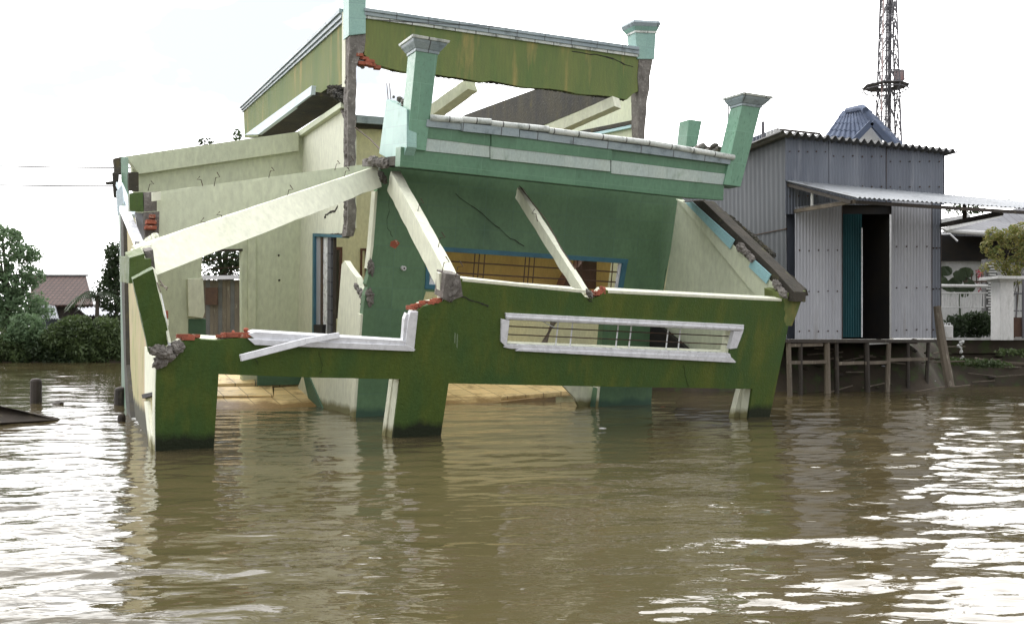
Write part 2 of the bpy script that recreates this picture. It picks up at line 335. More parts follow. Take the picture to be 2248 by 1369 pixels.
def water():
    m = bpy.data.materials.new('muddy_river_water'); m.use_nodes = True; n = m.node_tree.nodes; l = m.node_tree.links; b = n['Principled BSDF']
    ge = n.new('ShaderNodeNewGeometry'); q = n.new('ShaderNodeTexNoise'); q.inputs['Scale'].default_value = .18; q.inputs['Detail'].default_value = 4
    l.new(ge.outputs['Position'], q.inputs['Vector']); r = n.new('ShaderNodeValToRGB'); e = r.color_ramp.elements
    e[0].position = .35; e[0].color = (.062, .050, .025, 1); e[1].position = .65; e[1].color = (.086, .069, .034, 1); l.new(q.outputs['Fac'], r.inputs[0])
    l.new(r.outputs[0], b.inputs['Base Color']); b.inputs['Roughness'].default_value = .02; b.inputs['IOR'].default_value = 1.45
    mp = n.new('ShaderNodeMapping'); mp.inputs['Scale'].default_value = (2.2, 5.5, 1); mp.inputs['Rotation'].default_value = (0, 0, R(10)); l.new(ge.outputs['Position'], mp.inputs[0])
    w1 = n.new('ShaderNodeTexNoise'); w1.inputs['Scale'].default_value = 1.6; w1.inputs['Detail'].default_value = 3; w1.inputs['Distortion'].default_value = .6; l.new(mp.outputs[0], w1.inputs['Vector'])
    bp = n.new('ShaderNodeBump'); bp.inputs['Strength'].default_value = .24; bp.inputs['Distance'].default_value = .02; l.new(w1.outputs['Fac'], bp.inputs['Height']); l.new(bp.outputs[0], b.inputs['Normal'])
    ny = 620; nx = 760
    t = np.linspace(0, 1, ny); Y = 3.2*(75/3.2)**t; X0 = np.linspace(-1, 1, nx)
    X = X0[None, :]*(Y[:, None]*.66+1.2); YY = np.repeat(Y[:, None], nx, 1)
    rs = np.random.RandomState(3); Z = np.zeros_like(X)
    for k in range(90):
        lam = .12*(1.7/.12)**(rs.rand()**1.35); th = rs.normal(R(98), .48); kx, ky = math.cos(th)*2*math.pi/lam, math.sin(th)*2*math.pi/lam
        slope = .0108*(1.0 if lam > .35 else .9); A = slope*lam/(2*math.pi)
        att = np.clip((lam/(.010*YY))-.6, 0, 1)      # let the grid carry only what it can resolve
        ph = kx*X+ky*YY+rs.rand()*6.28+.7*np.sin(.6*X+.35*YY+k)
        Z += A*np.sin(ph)*att
    patch = .50+.62*(.5+.5*np.sin(.5*X+1.1*np.sin(.31*YY))*np.cos(.37*YY+.8*np.sin(.4*X)))
    patch *= 1+.6*np.clip((X/YY-.15)/.25, 0, 1)
    Z *= patch
    V = np.stack([X, YY, Z], 2).reshape(-1, 3)
    idx = np.arange(ny*nx).reshape(ny, nx); F = np.stack([idx[:-1, :-1], idx[:-1, 1:], idx[1:, 1:], idx[1:, :-1]], 2).reshape(-1, 4)
    # skirt out to the horizon on every side
    sk = [(-900, -60, -.01), (900, -60, -.01), (900, 900, -.01), (-900, 900, -.01)]
    me = bpy.data.meshes.new('river_water'); nv = len(V); V = np.concatenate([V, np.array(sk)]); 
    c = [idx[0, 0], idx[0, -1], idx[-1, -1], idx[-1, 0]]
    extra = [(nv, nv+1, int(c[1]), int(c[0])), (nv+1, nv+2, int(c[2]), int(c[1])), (nv+2, nv+3, int(c[3]), int(c[2])), (nv+3, nv, int(c[0]), int(c[3]))]
    me.from_pydata(V.tolist(), [], F.tolist()+extra); me.materials.append(m)
    me.polygons.foreach_set('use_smooth', [True]*len(F)+[False]*4)
    o = bpy.data.objects.new('river_water', me); col.objects.link(o); tag(o, 'brown rippled river water', kind='structure')
water()

# ------------------------------------------------------------------ the collapsed house
U = Vector((.866, .5, -.035)).normalized(); Vb = Vector((-.447, .894, .10)).normalized(); Wd = Vector((.08, -.13, 1)).normalized()
FR = [U, Vb, Wd]
house = thing('collapsed_house', Vector((0, 17, 0)), 'half-collapsed green and cream flat-roofed house tilting into the brown river', 'house')
OF = C(342, 990, 12.6)
F = Plane(OF, C(1670, 915, 18)-OF, Vector((.12, -.24, 1)))
OG = C(780, 915, 18.0)
G = Plane(OG, C(1415, 888, 21.3)-OG, Vector((.08, -.12, 1)))
FRF = [F.u, F.back, F.w]; FRG = [G.u, G.back, G.w]
def pf(pl, pts, off=0): return [pl.hit(x, y, off) for x, y in pts]
def sl_(pl, pts, th, m, off=0, holes=()):
    return MB().slab(pf(pl, pts, off), pl.back*th, m, [pf(pl, h, off) for h in holes])

# front wall: low left part, pillar, long window part
fo = [(342, 1060), (341, 905), (343, 806), (350, 797), *J((350, 797), (398, 752), 6, 3), (400, 750), (432, 744), (478, 747), (535, 741), (556, 740), (560, 756),
      (905, 771), (912, 690), (918, 682), (930, 672), (950, 667), (975, 662), (985, 640), (1012, 612), (1150, 627), (1270, 636), (1285, 652), (1300, 656), (1318, 650), (1330, 637), (1500, 646), (1716, 657), (1742, 660),
      (1733, 705), (1690, 915), (1675, 1000), (1632, 1000), (1652, 853), (1320, 848), (985, 841), (966, 968), (953, 1060), (848, 1060), (862, 968), (879, 832), (680, 828), (480, 821), (469, 990), (464, 1060)]
hole = [(1119, 702), (1113, 757), (1602, 776), (1611, 726)]
front = sl_(F, fo, .05, m_moss, 0, [hole]).build('front_wall', house, FRF)
front['label'] = 'dark mossy green front wall with pillars standing in the water'
core = MB().slab([p+F.back*.052 for p in pf(F, fo)], F.back*.2, m_creamw, [[p+F.back*.052 for p in pf(F, hole)]]).build('wall_core', house, FRF)
# window of the front wall
win = sl_(F, [(1110, 687), (1634, 713), (1632, 727), (1112, 701)], .10, m_alu, .03).build('window', house, FRF, .006)
win['label'] = 'long white aluminium window frame in the front wall'
for q, o_ in (([(1112, 694), (1634, 720), (1632, 724), (1112, 698)], .05), ([(1101, 700), (1119, 703), (1112, 762), (1100, 750)], .035), ([(1612, 727), (1632, 727), (1618, 764), (1602, 766)], .035),
           ([(1106, 762), (1113, 756), (1603, 776), (1605, 783), (1120, 765)], .03), ([(1133, 770), (1142, 765), (1606, 784), (1616, 794), (1614, 796)], .05)):
    sl_(F, q, .09, m_alu, o_).build('frame', win, FRF, .004)
def fbar(pl, a, b, r, m, off, name, par):
    MB().tube([pl.hit(*a)+pl.back*off, pl.hit(*b)+pl.back*off], r, m, 6).build(name, par)
for a, b in (((1117, 719), (1607, 741)), ((1115, 737), (1604, 759))): fbar(F, a, b, .011, m_iron, .1, 'bar', win)
for x in (1232, 1264, 1365, 1394, 1476, 1503): fbar(F, (x+3, 704), (x-5, 772), .013, m_alu, .12, 'bar', win)
fbar(F, (1198, 708), (1240, 730), .010, m_alu, .2, 'bar', win)
# left window: only the sill and right jamb of the frame are left
win2 = sl_(F, [(545, 733), (560, 728), (896, 748), (897, 757), (560, 744)], .14, m_alu, .02).build('window', house, FRF, .006)
win2['label'] = 'white aluminium window frame torn open above the low wall'
sl_(F, [(545, 744), (896, 758), (912, 767), (909, 771), (560, 757)], .06, m_alu, .05).build('frame', win2, FRF, .004)
sl_(F, [(897, 700), (902, 684), (918, 684), (909, 769), (889, 768)], .09, m_alu, .045).build('frame', win2, FRF, .004)
sl_(F, [(888, 700), (893, 688), (898, 690), (890, 752), (884, 750)], .09, m_alu, .0).build('frame', win2, FRF, .004)
MB().beam(F.hit(512, 772)-F.back*.35+Vector((0, 0, .06)), F.hit(660, 742)-F.back*.16+Vector((0, 0, .04)), .05, .09, m_alu).beam(F.hit(660, 742)-F.back*.16+Vector((0, 0, .04)), F.hit(742, 733)-F.back*.02+Vector((0, 0, .03)), .05, .08, m_alu).build('loose_strip', win2, bevel=.006)
# bricks and broken concrete along the torn tops
def bricks(pl, pts, n, name='brick', off=-.05):
    b = MB()
    for i in range(n):
        t = (i+.5)/n; x = pts[0][0]+(pts[1][0]-pts[0][0])*t; y = pts[0][1]+(pts[1][1]-pts[0][1])*t+random.uniform(-2, 2)
        b.box(pl.hit(x, y)+pl.back*(.1+random.uniform(-.05, .05)), random.uniform(.09, .17), .12, random.uniform(.04, .07), m_brick, math.atan2(pl.u.y, pl.u.x)+random.uniform(-.5, .5))
    return b
def part(b, name, bevel=0, smooth=False):
    wn_ = .0055 if name in ('roof_beam', 'leaning_post', 'beam_end', 'corner_block') and len(b.v) == 8 else .03 if name == 'broken_concrete' and len(b.v) == 8 else 0
    return b.build(name, house, FR, bevel, wn_, smooth)
o = part(bricks(F, [(400, 744), (432, 742)], 3), 'brick_course', .004)
part(bricks(F, [(484, 741), (556, 736)], 6).rubble([F.hit(490, 739)+F.back*.1, F.hit(550, 733)+F.back*.1], .04, 10, m_brick, .03), 'brick_course', .004)
part(bricks(F, [(905, 678), (935, 673)], 3), 'brick_course', .004)
part(bricks(F, [(935, 668), (975, 662)], 4), 'brick_course', .004)
part(bricks(F, [(1305, 646), (1330, 644)], 3).rubble([F.hit(1305, 642)+F.back*.1, F.hit(1338, 640)+F.back*.1], .045, 10, m_brick, .04), 'brick_course', .004)
def shard(b, a, c, r, m):
    bm = bmesh.new(); bmesh.ops.create_icosphere(bm, subdivisions=4, radius=1)
    d = c-a; ln_ = d.length; dn = d.normalized() if ln_ > 1e-6 else Vector((1, 0, 0)); x = dn.orthogonal().normalized(); y = dn.cross(x); mid = (a+c)/2; s0 = Vector((random.random()*50, 0, 0)); vs = []
    for v in bm.verts:
        q = v.co; p = dn*q.z*(ln_/2+r*.6)+x*q.x*r*1.05+y*q.y*r*1.05
        k = noise.voronoi((mid+p)*(1.1/r)+s0)[0]; f = .95-.28*(k[1]-k[0])**.5+.35*noise.noise((mid+p)*(1.6/r)+s0)+.12*noise.noise((mid+p)*(5/r))
        vs.append(mid+p*f)
    b.add(vs, [tuple(v.index for v in f.verts) for f in bm.faces], m); bm.free()
def chunk(pts, r, n, sp=.06, m=None, name='broken_concrete'):
    b = MB(); ms = m if isinstance(m, list) else [m or m_conc]
    for i, (a, c) in enumerate(zip(pts, pts[1:])):
        k = max(1, round((c-a).length/(r*2.3)))
        for j in range(k): shard(b, a.lerp(c, j/k), a.lerp(c, (j+1)/k), r*random.uniform(.7, 1.0), ms[i % len(ms)])
    return part(b, name)
chunk([F.hit(345, 800), F.hit(372, 775), F.hit(398, 755)], .10, 34, .045)
chunk([F.hit(330, 760)-F.back*.1, F.hit(380, 778)-F.back*.05], .09, 16, .05)
chunk([F.hit(1000, 615), F.hit(990, 655)], .10, 26, .055)
chunk([F.hit(985, 612)+F.back*.1, F.hit(985, 655)+F.back*.1], .09, 16, .05)
chunk([F.hit(1288, 636), F.hit(1300, 652)], .07, 16, .05)
part(MB().slab(pf(F, [(978, 600), (1010, 604), (1016, 650), (985, 662), (972, 655)], .02), F.back*.3, m_conc), 'broken_column')
# cracks (thin dark fissures)
def crack(pl, pts, wd, off=.006):
    pp = [pts[0]]
    for a, b in zip(pts, pts[1:]): pp += J(a, b, 4, 2.2)+[b]
    pr = [pl.hit(*p)-pl.back*off for p in pp]; b = MB()
    for i in range(len(pr)-1):
        w0 = wd*random.uniform(.4, 1.1); z = Vector((0, 0, 1))
        b.hexa([pr[i]-z*w0*.5, pr[i+1]-z*w0*.5, pr[i+1]+z*w0*.5, pr[i]+z*w0*.5], pl.back*.01, m_black)
    return part(b, 'crack')
crack(F, [(1014, 651), (1050, 663), (1072, 672)], .025)
crack(F, [(1290, 655), (1300, 662)], .02)
crack(F, [(556, 783), (566, 800)], .012); crack(F, [(700, 772), (708, 800), (702, 826)], .008); crack(F, [(1500, 800), (1512, 848)], .008)
for x, y, h in ((998, 742, 26), (1003, 748, 34)):
    part(MB().slab(pf(F, [(x, y-h/2), (x+2.5, y-h/2+3), (x+1.5, y+h/2), (x-1, y+h/2-4)], .002), F.back*.004, m_scuff), 'paint_scuff')

# pillar inner cheeks (cream, seen past the green face)
for q in ([(858, 975), (877, 833), (890, 833), (878, 1040), (850, 1040)], [(1630, 925), (1648, 856), (1665, 856), (1665, 990), (1620, 990)]):
    part(MB().slab([p+F.back*.255 for p in pf(F, q)], F.back*.12, m_creamw), 'pillar_cheek')

# inner green tiled wall
go = [(838, 350), (1180, 384), (1502, 420), (1478, 520), (1452, 660), (1432, 850), (1425, 960), (1296, 960), (1312, 850), (1330, 655), (935, 640), (905, 740), (880, 960), (770, 980), (776, 912), (792, 735), (800, 660), *J((800, 660), (812, 590), 5, 3), (818, 540), (828, 420)]
gh = [(942, 548), (936, 626), (1362, 645), (1374, 574)]
sl_(G, go, .18, m_gtile, 0, [gh]).build('inner_wall', house, FRG)['label'] = 'shaded green tiled wall behind the diagonal beams'
part(MB().slab([p+G.back*0 for p in pf(G, [(824, 420), (829, 420), (820, 540), (813, 590), (808, 590), (814, 540)], .004)], G.back*.2, m_creamw), 'corner_edge')
part(MB().slab(pf(G, [(792, 690), (797, 690), (781, 915), (777, 990), (772, 990), (776, 912)], .004), G.back*.2, m_creamw), 'corner_edge')
gw = sl_(G, [(940, 540), (1380, 569), (1378, 579), (940, 550)], .1, m_blue, .03).build('window', house, FRG, .005)
gw['label'] = 'blue framed barred window in the green tiled wall'
for q in ([(938, 548), (946, 549), (942, 626), (934, 626)], [(1368, 574), (1378, 575), (1366, 646), (1357, 646)], [(934, 624), (1364, 643), (1363, 652), (933, 634)]):
    sl_(G, q, .1, m_blue, .028).build('frame', gw, FRG, .004)
sl_(G, [(1360, 578), (1369, 579), (1359, 643), (1350, 642)], .05, m_alu, -.02).build('frame', gw, FRG, .004)
sl_(G, [(946, 600), (952, 590), (950, 616), (968, 620), (968, 626), (942, 624)], .05, m_alu, -.02).build('frame', gw, FRG, .004)
for a, b in (((944, 571), (1366, 598)), ((942, 596), (1362, 620))): fbar(G, a, b, .016, m_rust, .06, 'bar', gw)
for x in (1045, 1055, 1067, 1157, 1166, 1177, 1264, 1272, 1282, 1350): fbar(G, (x+2, 556), (x-5, 640), .013, m_rust, .08, 'bar', gw)
part(MB().slab([p+G.back*1.2 for p in pf(G, [(905, 500), (1420, 530), (1400, 660), (900, 640)])], G.back*.04, m_ochre), 'partition')['label'] = 'ochre curtain behind the bars of the blue window'  # flat ochre panel set a little behind the window bars
wb = MB()
wb.slab([p+G.back*.6 for p in pf(G, [(1275, 622), (1290, 598), (1305, 590), (1318, 574), (1345, 576), (1343, 640), (1268, 640)])], G.back*.3, m_brown)
part(wb, 'cupboard')['label'] = 'brown wooden cupboard seen through the window'
crack(G, [(1000, 425), (1060, 470), (1110, 515), (1150, 540)], .022)
crack(G, [(855, 430), (850, 500), (862, 520)], .015)
crack(G, [(1462, 590), (1458, 640)], .02)
for a, b, sp in ((817, 585, .04), (815, 650, .05)): chunk([G.hit(a-4, b-15), G.hit(a-2, b+18)], .085, 14, sp)
part(MB().slab(pf(G, [(1300, 600), (1300, 600), (1301, 601)]), G.back*.001, m_iron), 'nail') if False else None
MB().tube([G.hit(884, 588), G.hit(884, 588)-G.back*.08], .045, m_white, 10).build('lamp_socket', house)
part(MB().lump(G.hit(884, 588)-G.back*.085, .02, m_black), 'lamp_hole')
part(MB().slab(pf(G, [(858, 530), (870, 526), (878, 534), (868, 546), (856, 540)], .006), G.back*.01, m_brick), 'bare_patch')['label'] = 'bare brick patch in the green tile'

# rear wall of the main room (yellowish cream all over)
OR = C(785, 600, 23.4); RP = Plane(OR, U, Vector((.05, -.08, 1)))
ro = [(745, 281), (790, 283), (850, 284), (905, 380), (1490, 470), (1480, 900), (688, 930), (692, 500), (745, 500)]
dh = [(735, 545), (750, 545), (748, 700), (733, 700)]
sl_(RP, ro, .15, m_yellow, 0, [dh]).build('rear_wall', house, FR)
part(sl_(RP, [(780, 252), (850, 258), (850, 274), (780, 269)], .5, m_cope, .3), 'roof_edge'); part(sl_(RP, [(780, 270), (850, 275), (850, 284), (780, 280)], .4, m_dark, .15), 'roof_edge')
sl_(RP, [(733, 542), (752, 542), (750, 700), (746, 700), (747, 548), (736, 548), (733, 700), (729, 700)], .08, m_brown, .03).build('door_frame', house, FR)
sl_(RP, [(792, 545), (806, 545), (806, 700), (802, 700), (802, 550), (796, 550), (794, 700), (790, 700)], .06, m_brown, .03).build('door_frame', house, FR)
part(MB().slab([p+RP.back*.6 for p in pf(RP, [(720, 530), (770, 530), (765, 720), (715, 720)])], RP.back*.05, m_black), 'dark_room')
# side wall of the main block (upper part behind the broken corner post)
OS = C(766, 500, 19.6); SP = Plane(OS, C(655, 500, 23.2)-OS, Vector((.03, -.04, 1)))
so_ = [(640, 298), (655, 288), (748, 224), *J((748, 224), (768, 262), 4, 3), (768, 300), (768, 500), (762, 516), *J((762, 516), (718, 516), 5, 3), (688, 512), (686, 900), (640, 900)]
part(MB().slab(pf(SP, so_), SP.back*.14, m_creamw), 'side_wall')
crack(SP, [(712, 477), (722, 468), (733, 464), (742, 452)], .05)
chunk([SP.hit(752, 235), SP.hit(764, 262)], .10, 12, .05); chunk([SP.hit(725, 517), SP.hit(755, 516)], .05, 12, .03, m_dark)
# shutter door of the side wall
dd = MB().slab(pf(SP, [(686, 512), (752, 516), (752, 522), (686, 519)], .05), SP.back*.15, m_blue).build('door', house, FR, .004); dd['label'] = 'blue framed grey door standing open in the side wall'
for x0, x1, m_, o_ in ((686, 690, m_blue, .05), (692, 702, m_zinc2, .0), (704, 708, m_iron, .02), (709, 719, m_alu, .0), (719, 727, m_slate, .04), (728, 733, m_woodd, .0)):
    sl_(SP, [(x0, 519), (x1, 519), (x1-1, 735), (x0-1, 735)], .06, m_, o_).build('panel', dd, FR, .003)
sl_(SP, [(688, 712), (708, 712), (706, 745), (689, 745)], .15, m_black, .08).build('panel', dd, FR)
# lower side wall
S2 = Plane(C(780, 912, 18.4), C(665, 912, 21.9)-C(780, 912, 18.4), Vector((.06, -.1, 1)))
part(MB().slab(pf(S2, [(750, 580), (756, 572), *J((756, 572), (798, 640), 5, 4), (800, 655), (790, 700), (780, 760), (776, 990), (600, 990), (668, 812), (738, 740)]), S2.back*.12, m_creamw), 'side_wall')
crack(S2, [(779, 750), (778, 830), (777, 905)], .035)
chunk([S2.hit(782, 625), S2.hit(800, 655), S2.hit(796, 680)], .08, 18, .05)

# back wall of the left room
OB = C(655, 500, 23.0); BK = Plane(OB, OB-C(305, 500, 20.9), Vector((.03, -.06, 1)))
bo = [(288, 344), (400, 326), (530, 307), (700, 284), (700, 930), (532, 900), (530, 548), (443, 552), (443, 900), (345, 900), (330, 600), (305, 560)]
part(MB().slab(pf(BK, bo), BK.back*.15, m_cream), 'back_wall')
part(sl_(BK, [(276, 343), (656, 289), (656, 331), (305, 382)], .2, m_cream, .16), 'ring_beam', .01)
part(sl_(BK, [(412, 612), (446, 610), (450, 684), (446, 698), (414, 694)], .12, m_creamw, .1), 'pilaster', .01)
part(sl_(BK, [(545, 520), (562, 518), (562, 745), (545, 745)], .1, m_cream, .07), 'pilaster', .01)
part(sl_(BK, [(440, 548), (533, 546), (533, 551), (440, 554)], .2, m_woodd, .02), 'window_lintel')
for y in (572, 592): MB().tube([BK.hit(443, y)+BK.back*.2, BK.hit(531, y-6)+BK.back*.2], .012, m_iron).build('wire_bar', house)
for x, y in ((612, 560), (613, 615), (700, 500)): part(MB().lump(BK.hit(x, y), .035, m_black), 'bolt_hole')
part(sl_(BK, [(414, 700), (452, 699), (452, 750), (414, 750)], .05, m_gplain, .02), 'cupboard')
# sloping floor slabs
fb = MB()
def fpt(px, py):       # floor plane rising away from the water
    d = Vector(((px-CX)/FOC, 1, (HY-py)/FOC)); c = Vector((0, 0, H)); n = Vector((.055, -.17, 1)); o = C(480, 897, 20.05)
    return c+d*((o-c).dot(n)/d.dot(n))
def fslab(q, z=0, m=None): return MB().slab([fpt(*p)+Vector((0, 0, z)) for p in q], Vector((0, 0, -.12)), m or m_floor)
part(fslab([(440, 905), (700, 912), (690, 868), (440, 872)]), 'floor_slab', .01)
part(fslab([(440, 874), (600, 872), (598, 852), (440, 854)], .05), 'floor_slab', .01)
part(fslab([(600, 873), (690, 869), (672, 846), (602, 850)], .0), 'floor_slab', .01)
part(fslab([(440, 850), (560, 846), (560, 815), (440, 815)], .07), 'floor_slab', .01)
part(fslab([(562, 846), (672, 843), (655, 810), (562, 812)], .04), 'floor_slab', .01)
part(fslab([(950, 892), (1080, 886), (1220, 868), (1215, 815), (960, 815)], .02), 'floor_slab', .01)
part(fslab([(1100, 880), (1300, 862), (1240, 846), (1120, 852)], .1), 'floor_slab', .01)
part(sl_(RP, [(566, 790), (668, 790), (668, 843), (566, 846)], .1, m_gplain, .4), 'skirting')
part(MB().slab(pf(S2, [(660, 800), (672, 812), (712, 905), (700, 935), (690, 935)], .03), S2.back*.03, m_gplain), 'skirting')
part(MB().slab(pf(G, [(1236, 846), (1300, 846), (1303, 880), (1290, 930), (1262, 872)], -.3), G.back*.1, m_creamw), 'door_reveal')
part(MB().slab(pf(G, [(1313, 846), (1318, 846), (1306, 960), (1300, 960)], .01), G.back*.2, m_creamw), 'corner_edge')
part(MB().tube([G.hit(1190, 765), G.hit(1215, 705), G.hit(1245, 690)], [.10, .07, .06], m_wood, 6), 'broken_stump')


# diagonal and ring beams of the fallen veranda roof
def rag_hexa(tl, tr, br, bl, vec, m): return MB().hexa([bl, br, tr, tl], vec, m)
bA = rag_hexa(C(292, 541, 13.3), C(830, 364, 17.5), C(838, 410, 17.4), C(345, 603, 13.1), Vb*.24, m_creamw)
part(bA, 'roof_beam', .012)['label'] = 'long cream beam running diagonally down to the left corner'
part(rag_hexa(C(345, 421, 16.3), C(822, 358, 18.4), C(822, 398, 18.4), C(345, 540, 16.3), Vb*.2, m_cream), 'roof_beam', .012)
_e = F.hit(995, 600)+F.back*.2; part(MB().beam(C(868, 375, 17.2), C(995, 606, _e.y+.15), .18, .40, m_creamw), 'roof_beam', .012)['label'] = 'white beam slanting down onto the middle pillar'
_e = F.hit(1290, 640)+F.back*.2; part(MB().beam(C(1142, 412, 18.4), C(1290, 642, _e.y+.1), .11, .22, m_creamw), 'roof_beam', .01)['label'] = 'thinner white beam slanting down onto the front wall'
part(MB().slab(pf(F, [(964, 600), (982, 600), (976, 658), (967, 658)], -.1), F.back*.12, m_creamw), 'beam_stub')
part(sl_(F, [(1016, 611), (1285, 637), (1284, 643), (1015, 617)], .06, m_creamw, .004), 'wall_edge')
part(sl_(F, [(1335, 637), (1716, 656), (1716, 661), (1335, 643)], .06, m_creamw, .004), 'wall_edge')
chunk([C(812, 352, 17.4), C(850, 360, 17.0)], .11, 22, .05); chunk([C(835, 380, 17.1), C(845, 400, 17.1)], .08, 10, .04, m_dark)
part(MB().hexa([C(806, 364, 17.5), C(850, 366, 17.3), C(845, 348, 17.3), C(806, 347, 17.5)], Vb*.3, m_conc), 'broken_concrete')
def hook(p, a, h=.16, r=.007):
    d = Vector((math.cos(a), math.sin(a)*.3, 0)); return [p-Vector((0, 0, .05)), p+d*.03+Vector((0, 0, h*.5)), p+d*.10+Vector((0, 0, h*.55)), p+d*.05+Vector((0, 0, h))]
def rebar(p, a, h=.16): MB().tube(hook(p, a, h), .008, m_iron, 5).build('rebar', house)
for x, y, Y in ((325, 412, 16.4), (445, 402, 16.7), (470, 402, 16.8), (590, 384, 17.2), (735, 368, 17.9), (765, 366, 18), (455, 497, 14.4), (490, 480, 14.7), (630, 428, 15.8), (755, 386, 16.9)): rebar(C(x, y, Y), random.choice((0, 3.1)), random.uniform(.1, .2))
for x, y, Y in ((378, 325, 21.6), (250, 340, 20), (917, 458, 16), (962, 535, 14), (970, 590, 12.9), (1180, 480, 16.9), (1000, 600, 12.7)): rebar(C(x, y, Y), random.choice((0, 3.1)), .17)
MB().tube([C(1140, 408, 18.1), C(1200, 485, 16.6), C(1232, 545, 15.6), C(1262, 590, 15.0)], .010, m_iron, 5).build('rebar', house)
MB().tube([C(780, 280, 19.4), C(812, 305, 18.6), C(842, 336, 17.6)], .014, m_iron, 5).build('rebar', house)
for x in (852, 858): MB().tube([C(x, 218, 17.4), C(x-3, 183, 17.5)], .008, m_iron, 5).build('rebar', house)

# right side of the veranda: sloping cream wall, pale blue tiles, blackened slab
_f = F.hit(1716, 656)+F.back*.27; _f = C(1716, 656, _f.y); DR = _f.y; RW = Plane(C(1490, 440, 20.6), _f-C(1490, 440, 20.6), Vector((.1, -.18, 1)))
part(MB().slab(pf(RW, [(1488, 437), (1716, 656), (1706, 690), (1700, 760), (1690, 838), (1432, 838)]), RW.n*(.15 if RW.n.x > 0 else -.15), m_cream), 'side_wall')
rn = RW.n if RW.n.x > 0 else -RW.n
def rwp(pts, off): return [p-rn*off for p in pf(RW, pts)]
part(MB().slab(rwp([(1488, 437), (1524, 452), (1716, 636), (1716, 657), (1668, 655)], .06), rn*.06, m_cream), 'sloping_beam', .008)
part(MB().slab(rwp([(1500, 442), (1545, 440), (1700, 590), (1745, 640), (1744, 662), (1716, 657)], .03), rn*.3, m_brownslab), 'blackened_slab', .01)
_a, _b, _c, _d = C(1548, 438, 20.3), C(1771, 634, DR), C(1722, 642, DR-.1), C(1520, 440, 20.4); _j = lambda p, q, n: [p.lerp(q, (i+random.uniform(-.3, .3))/n)+Vector((random.uniform(-.05, .05), 0, random.uniform(-.05, .05))) for i in range(1, n)]
part(MB().slab([_a]+_j(_a, _b, 16)+[_b, _c]+_j(_c, _d, 16)+[_d], Vector((.05, .05, -.12)), m_brownslab), 'blackened_slab')
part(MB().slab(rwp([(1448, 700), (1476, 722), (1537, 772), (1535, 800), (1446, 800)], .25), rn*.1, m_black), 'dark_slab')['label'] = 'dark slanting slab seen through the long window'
part(MB().slab(rwp([(1512, 445), (1528, 444), (1621, 527), (1611, 547)], .10), rn*.02, m_sky), 'blue_tile', .004)
part(MB().slab(rwp([(1660, 566), (1701, 603), (1691, 623), (1652, 586)], .10), rn*.02, m_sky), 'blue_tile', .004)
part(MB().hexa([F.hit(1722, 715), F.hit(1739, 715), C(1769, 638, DR-.2), F.hit(1720, 645)], F.back*.5, m_olive), 'corner_block', .02)['label'] = 'mossy yellow corner block at the right end of the wall'
chunk([RW.hit(1622, 538, .1), RW.hit(1655, 572, .1)], .09, 16, .05); chunk([RW.hit(1700, 618, .1), RW.hit(1724, 650, .1)], .09, 14, .05)
chunk([C(1558, 444, 20.3), C(1640, 508, DR+2.4), C(1700, 562, DR+1.3)], .07, 36, .06, m_dark)

# balcony parapet with two capped posts
OBa = C(885, 360, 16.3); BA = Plane(OBa, C(1590, 440, 19.0)-OBa, Vector((.13, -.10, 1))); FRB = [BA.u, BA.back, BA.w]
Bv = Vector((-.45, .89, .02))
bal = MB().slab(pf(BA, [(880, 322), (935, 330), (1590, 402), (1588, 440), (1500, 433), (878, 366)]), BA.back*.3, m_btile2).build('balcony', house, FRB, .01)
bal['label'] = 'green tiled balcony parapet tilting above the veranda'
def bp(pts, th, m, off, name='tile_band', bev=.006): return sl_(BA, pts, th, m, off).build(name, bal, FRB, bev)
bp([(930, 303), (1075, 320), (1075, 346), (930, 331)], .3, m_band, .02); bp([(1077, 321), (1340, 350), (1340, 377), (1077, 349)], .3, m_band, .035); bp([(1342, 352), (1592, 382), (1590, 406), (1342, 381)], .3, m_band, .02)
bp([(935, 275), (1600, 358), (1594, 382), (930, 303)], .26, m_btile2, 0, 'tile_band')
bp([(936, 266), (1077, 281), (1077, 321), (934, 303)], .1, m_btile2, .03, 'tile_band'); bp([(1079, 281), (1345, 318), (1343, 352), (1079, 322)], .1, m_btile2, .045, 'tile_band')
bp([(938, 262), (1013, 270), (1013, 286), (936, 278)], .36, m_cope, .07, 'coping'); bp([(1014, 270), (1140, 283), (1140, 301), (1014, 288)], .38, m_cope, .10, 'coping')
bp([(1141, 286), (1605, 345), (1603, 361), (1141, 302)], .36, m_cope, .07, 'coping')
bp([(942, 259), (1074, 270), (1200, 284), (1420, 314), (1606, 346), (1606, 358), (1420, 328), (1200, 298), (1074, 284), (942, 272)], .12, m_cope, .03, 'coping')
def roll(a, b, r=.055):
    MB().tube([BA.hit(*a)-BA.back*.07, BA.hit(*b)-BA.back*.07], r, m_copew, 10).build('coping', bal, FRB, smooth=True)
roll((942, 259), (1012, 265)); roll((1013, 264), (1074, 268)); roll((1075, 272), (1200, 284)); roll((1201, 287), (1420, 314)); roll((1421, 314), (1606, 346))
# back/inside of the balcony
MB().slab([BA.hit(930, 275)+BA.back*1.0, BA.hit(1600, 358)+BA.back*1.0, BA.hit(1588, 438)+BA.back*1.0, BA.hit(878, 366)+BA.back*1.0], BA.back*.08, m_dark).build('balcony_floor', bal) if False else None
MB().slab([BA.hit(880, 362), BA.hit(1588, 438), BA.hit(1588, 438)+BA.back*1.2, BA.hit(880, 362)+BA.back*1.2], Vector((0, 0, .16)), m_dark).build('balcony_floor', bal, FRB)
